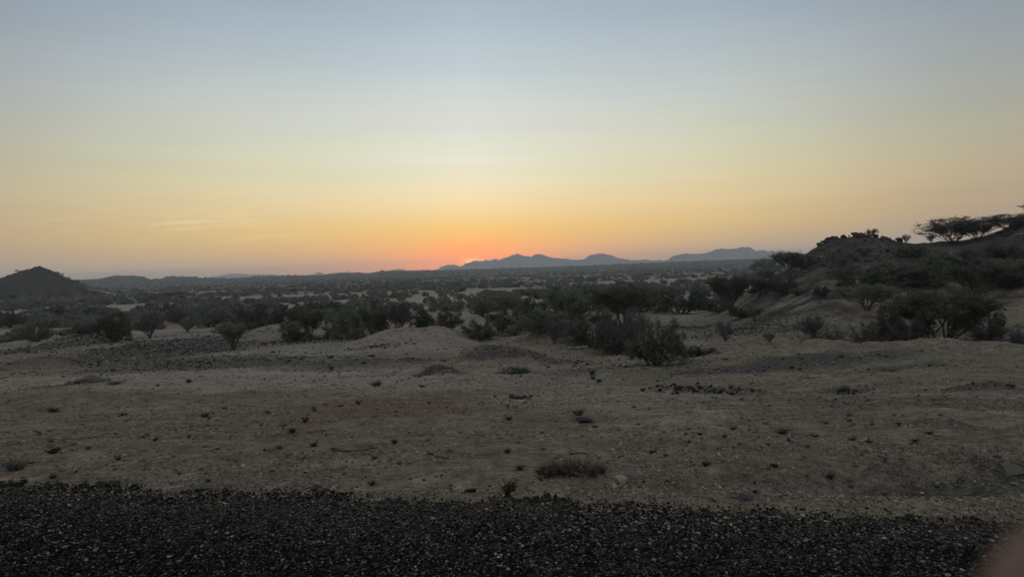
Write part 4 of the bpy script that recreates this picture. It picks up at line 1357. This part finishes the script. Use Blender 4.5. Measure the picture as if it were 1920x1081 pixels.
for kd, px, py, w_, h_, lb in [
    ('grey', 705, 724, 34, 15, 'little dead shrub alone on the pale strip left of centre'),
    ('herb', 956, 923, 44, 28, 'dark green tuft growing next to the road edge'),
    ('dry', 1030, 893, 60, 36, 'left clump of the pale brown dead brush near the road'),
    ('dry', 1072, 893, 74, 44, 'middle and tallest clump of the pale brown dead brush'),
    ('dry', 1110, 893, 56, 36, 'right clump of the pale brown dead brush'),
    ('dry', 1090, 884, 60, 34, 'rear clump of the pale brown dead brush'),
    ('dry', 1052, 888, 70, 38, 'clump between the left and tallest dead brush clumps'),
    ('dry', 1015, 888, 50, 22, 'low outermost left clump of the dead brush'),
    ('dry', 1128, 886, 44, 24, 'low clump of dead brush next to the brown upright stone'),
    ('grey', 30, 880, 60, 26, 'grey-green low shrub at the left edge near the road'),
    ('herb', 100, 850, 34, 16, 'dark low herb near the left edge'),
    ('dry', 222, 862, 26, 16, 'pale dry tuft left of the bare brown ground'),
    ('herb', 572, 792, 20, 12, 'dark herb on the left part of the reddish soil'),
    ('herb', 548, 812, 20, 10, 'dark herb just below the reddish soil'),
    ('herb', 385, 782, 24, 11, 'dark green herb in the left half, above a row of pebbles'),
    ('herb', 232, 780, 20, 9, 'dark herb left of the dark green herb'),
    ('herb', 100, 772, 22, 9, 'flat dark herb at the far left'),
    ('herb', 740, 832, 20, 12, 'small dark herb right of the thin curved stick'),
    ('herb', 1110, 702, 18, 10, 'dark herb on the greenish flat right of centre'),
    ('herb', 1112, 710, 16, 7, 'flat dark herb under the one on the greenish flat'),
    ('grey', 965, 696, 60, 14, 'low grey brush on a little heap in the centre'),
    ('dry', 150, 718, 40, 9, 'dark dry tuft on the small heap at the left, nearest'),
    ('dry', 215, 720, 50, 9, 'dry brown tuft on the right part of the left heap'),
    ('dry', 1085, 778, 40, 18, 'pale dry grass behind the long dark slab'),
    ('herb', 1468, 812, 30, 9, 'dark herb in a shallow scrape, right half'),
    ('herb', 1630, 830, 18, 9, 'small dark herb right of the shallow scrape'),
    ('grey', 1395, 935, 50, 14, 'brown low brush at the road edge, right half'),
]:
    tuft_px(kd, px, py, w_, h_, lb)
done = 0
while done < 85:
    py = 690 + 235 * random.random(); px = random.uniform(5, 1910)
    if py > 905 + px * .026:
        continue
    if py < 745 and random.random() < .5:
        continue
    q_ = P(px, py)
    if fbm(np.array([q_[0] / 3.1]), np.array([q_[1] / 2.2]), 361, 3)[0] < 0 and random.random() < .8:
        continue
    kd = random.choices(['herb', 'dry', 'grey'], [6, 3, 2])[0]
    w_ = random.uniform(8, 20) * (py / 800)
    h_ = w_ * random.uniform(.35, .6)
    auto(tuft_px(kd, px, py, w_, h_, None, 'small plants dotted over the bare soil'), ('tiny ' if w_ < 12 else 'small ') + {'herb': 'dark herb', 'dry': 'dry grass tuft', 'grey': 'grey twiggy tuft'}[kd], px, py - h_ / 2, NEARMARKS)
    done += 1


# ------------------------------------------------------------------ sticks and the log
def stick(pxs, rad, name, label, cat):
    pts = []
    for px, py in pxs:
        x, y, z = P(px, py)
        pts.append((x, y, z + rad * .8))
    pts = np.array(pts)
    t = np.linspace(0, 1, 14); tk = np.linspace(0, 1, len(pts))
    pp = np.stack([np.interp(t, tk, pts[:, i]) for i in range(3)], 1)
    pp += rng.normal(0, rad * .35, pp.shape)
    V, Fq = tube_net([(pp, rad * np.linspace(1, .5, 14) * rng.uniform(.85, 1.15, 14))], 6)
    c = pp[0].copy()
    o = new_mesh_obj(name, V - c, Fq, M['wood'])
    o.location = c
    return tag(o, label, cat)


stick([(622, 841), (640, 846), (665, 846), (690, 843), (708, 840)], .014, 'stick', 'thin curved stick lying on the soil left of centre', 'stick')
stick([(60, 808), (72, 811), (90, 809), (106, 805)], .016, 'stick', 'dark bent stick near the left edge', 'stick')
stick([(800, 848), (818, 857), (842, 861)], .014, 'stick', 'short dark twig just right of the curved stick', 'stick')
stick([(958, 746), (978, 748), (997, 747)], .07, 'log', 'short dark log lying on the tan ground in the centre', 'log')
stick([(1070, 752 + 100), (1090, 849), (1105, 853)], .01, 'stick', 'pale thin twig resting on top of the dead brush', 'stick')


# ------------------------------------------------------------------ the photographer's hand, one fingertip reaching in front of the lens
def hand():
    J = {'wrist': ((.150, -.170, .075), .024), 'elbow': ((.250, -.40, .25), .040), 'palm': ((.122, -.128, .040), .024), 'palm2': ((.108, -.104, .014), .018)}
    V = []; rad = []; E_ = []
    ix = {}
    GR = 1.35

    def add(nm, p, r):
        ix[nm] = len(V); V.append(p); rad.append(r)

    for k in ('palm', 'palm2', 'wrist', 'elbow'):
        add(k, *J[k])
    E_ += [(0, 1), (0, 2), (2, 3)]
    fingers = {
        'index': [((.098, -.088, .002), .0100), ((.078, -.066, -.024), .0088), ((.0640, -.0475, -.0450), .0082), ((.0495, -.0285, -.0545), .0078), ((.0446, -.0232, -.0555), .0070)],
        'middle': [((.110, -.094, .000), .0100), ((.100, -.078, -.032), .0090), ((.086, -.070, -.058), .0082), ((.074, -.068, -.068), .0074)],
        'ring': [((.122, -.102, .002), .0095), ((.116, -.092, -.032), .0086), ((.102, -.090, -.056), .0078), ((.090, -.090, -.064), .0070)],
        'little': [((.134, -.114, .008), .0088), ((.130, -.110, -.022), .0076), ((.118, -.110, -.042), .0068), ((.108, -.110, -.048), .0062)],
        'thumb': [((.108, -.130, .046), .0130), ((.086, -.118, .040), .0110), ((.070, -.098, .032), .0098), ((.062, -.080, .026), .0082)]}
    for nm, ch in fingers.items():
        prev = 0 if nm == 'thumb' else 1
        for k, (p, r) in enumerate(ch):
            add(nm + str(k), p, r)
            E_.append((prev, ix[nm + str(k)]))
            prev = ix[nm + str(k)]
    me = bpy.data.meshes.new('hand')
    mw = cam.matrix_world
    me.from_pydata([tuple(mw @ (Vector(v) + Vector((-.0022, .0030, 0)))) for v in V], E_, [])
    o = bpy.data.objects.new('hand', me)
    COL.objects.link(o)
    md = o.modifiers.new('skin', 'SKIN')
    md.use_smooth_shade = True
    for i, r in enumerate(rad):
        me.skin_vertices[0].data[i].radius = (r * GR, r * GR)
    me.skin_vertices[0].data[0].use_root = True
    sb = o.modifiers.new('sub', 'SUBSURF'); sb.levels = 2; sb.render_levels = 3
    m = simple('skin', (0.11, 0.048, 0.028), (0.15, 0.07, 0.042), 60, rough=.55, bd=.0005, bs=.3, spec=.4)
    me.materials.append(m)
    tag(o, 'out-of-focus reddish-brown fingertip poking into the bottom corner of the picture', 'hand')


hand()
name_all()
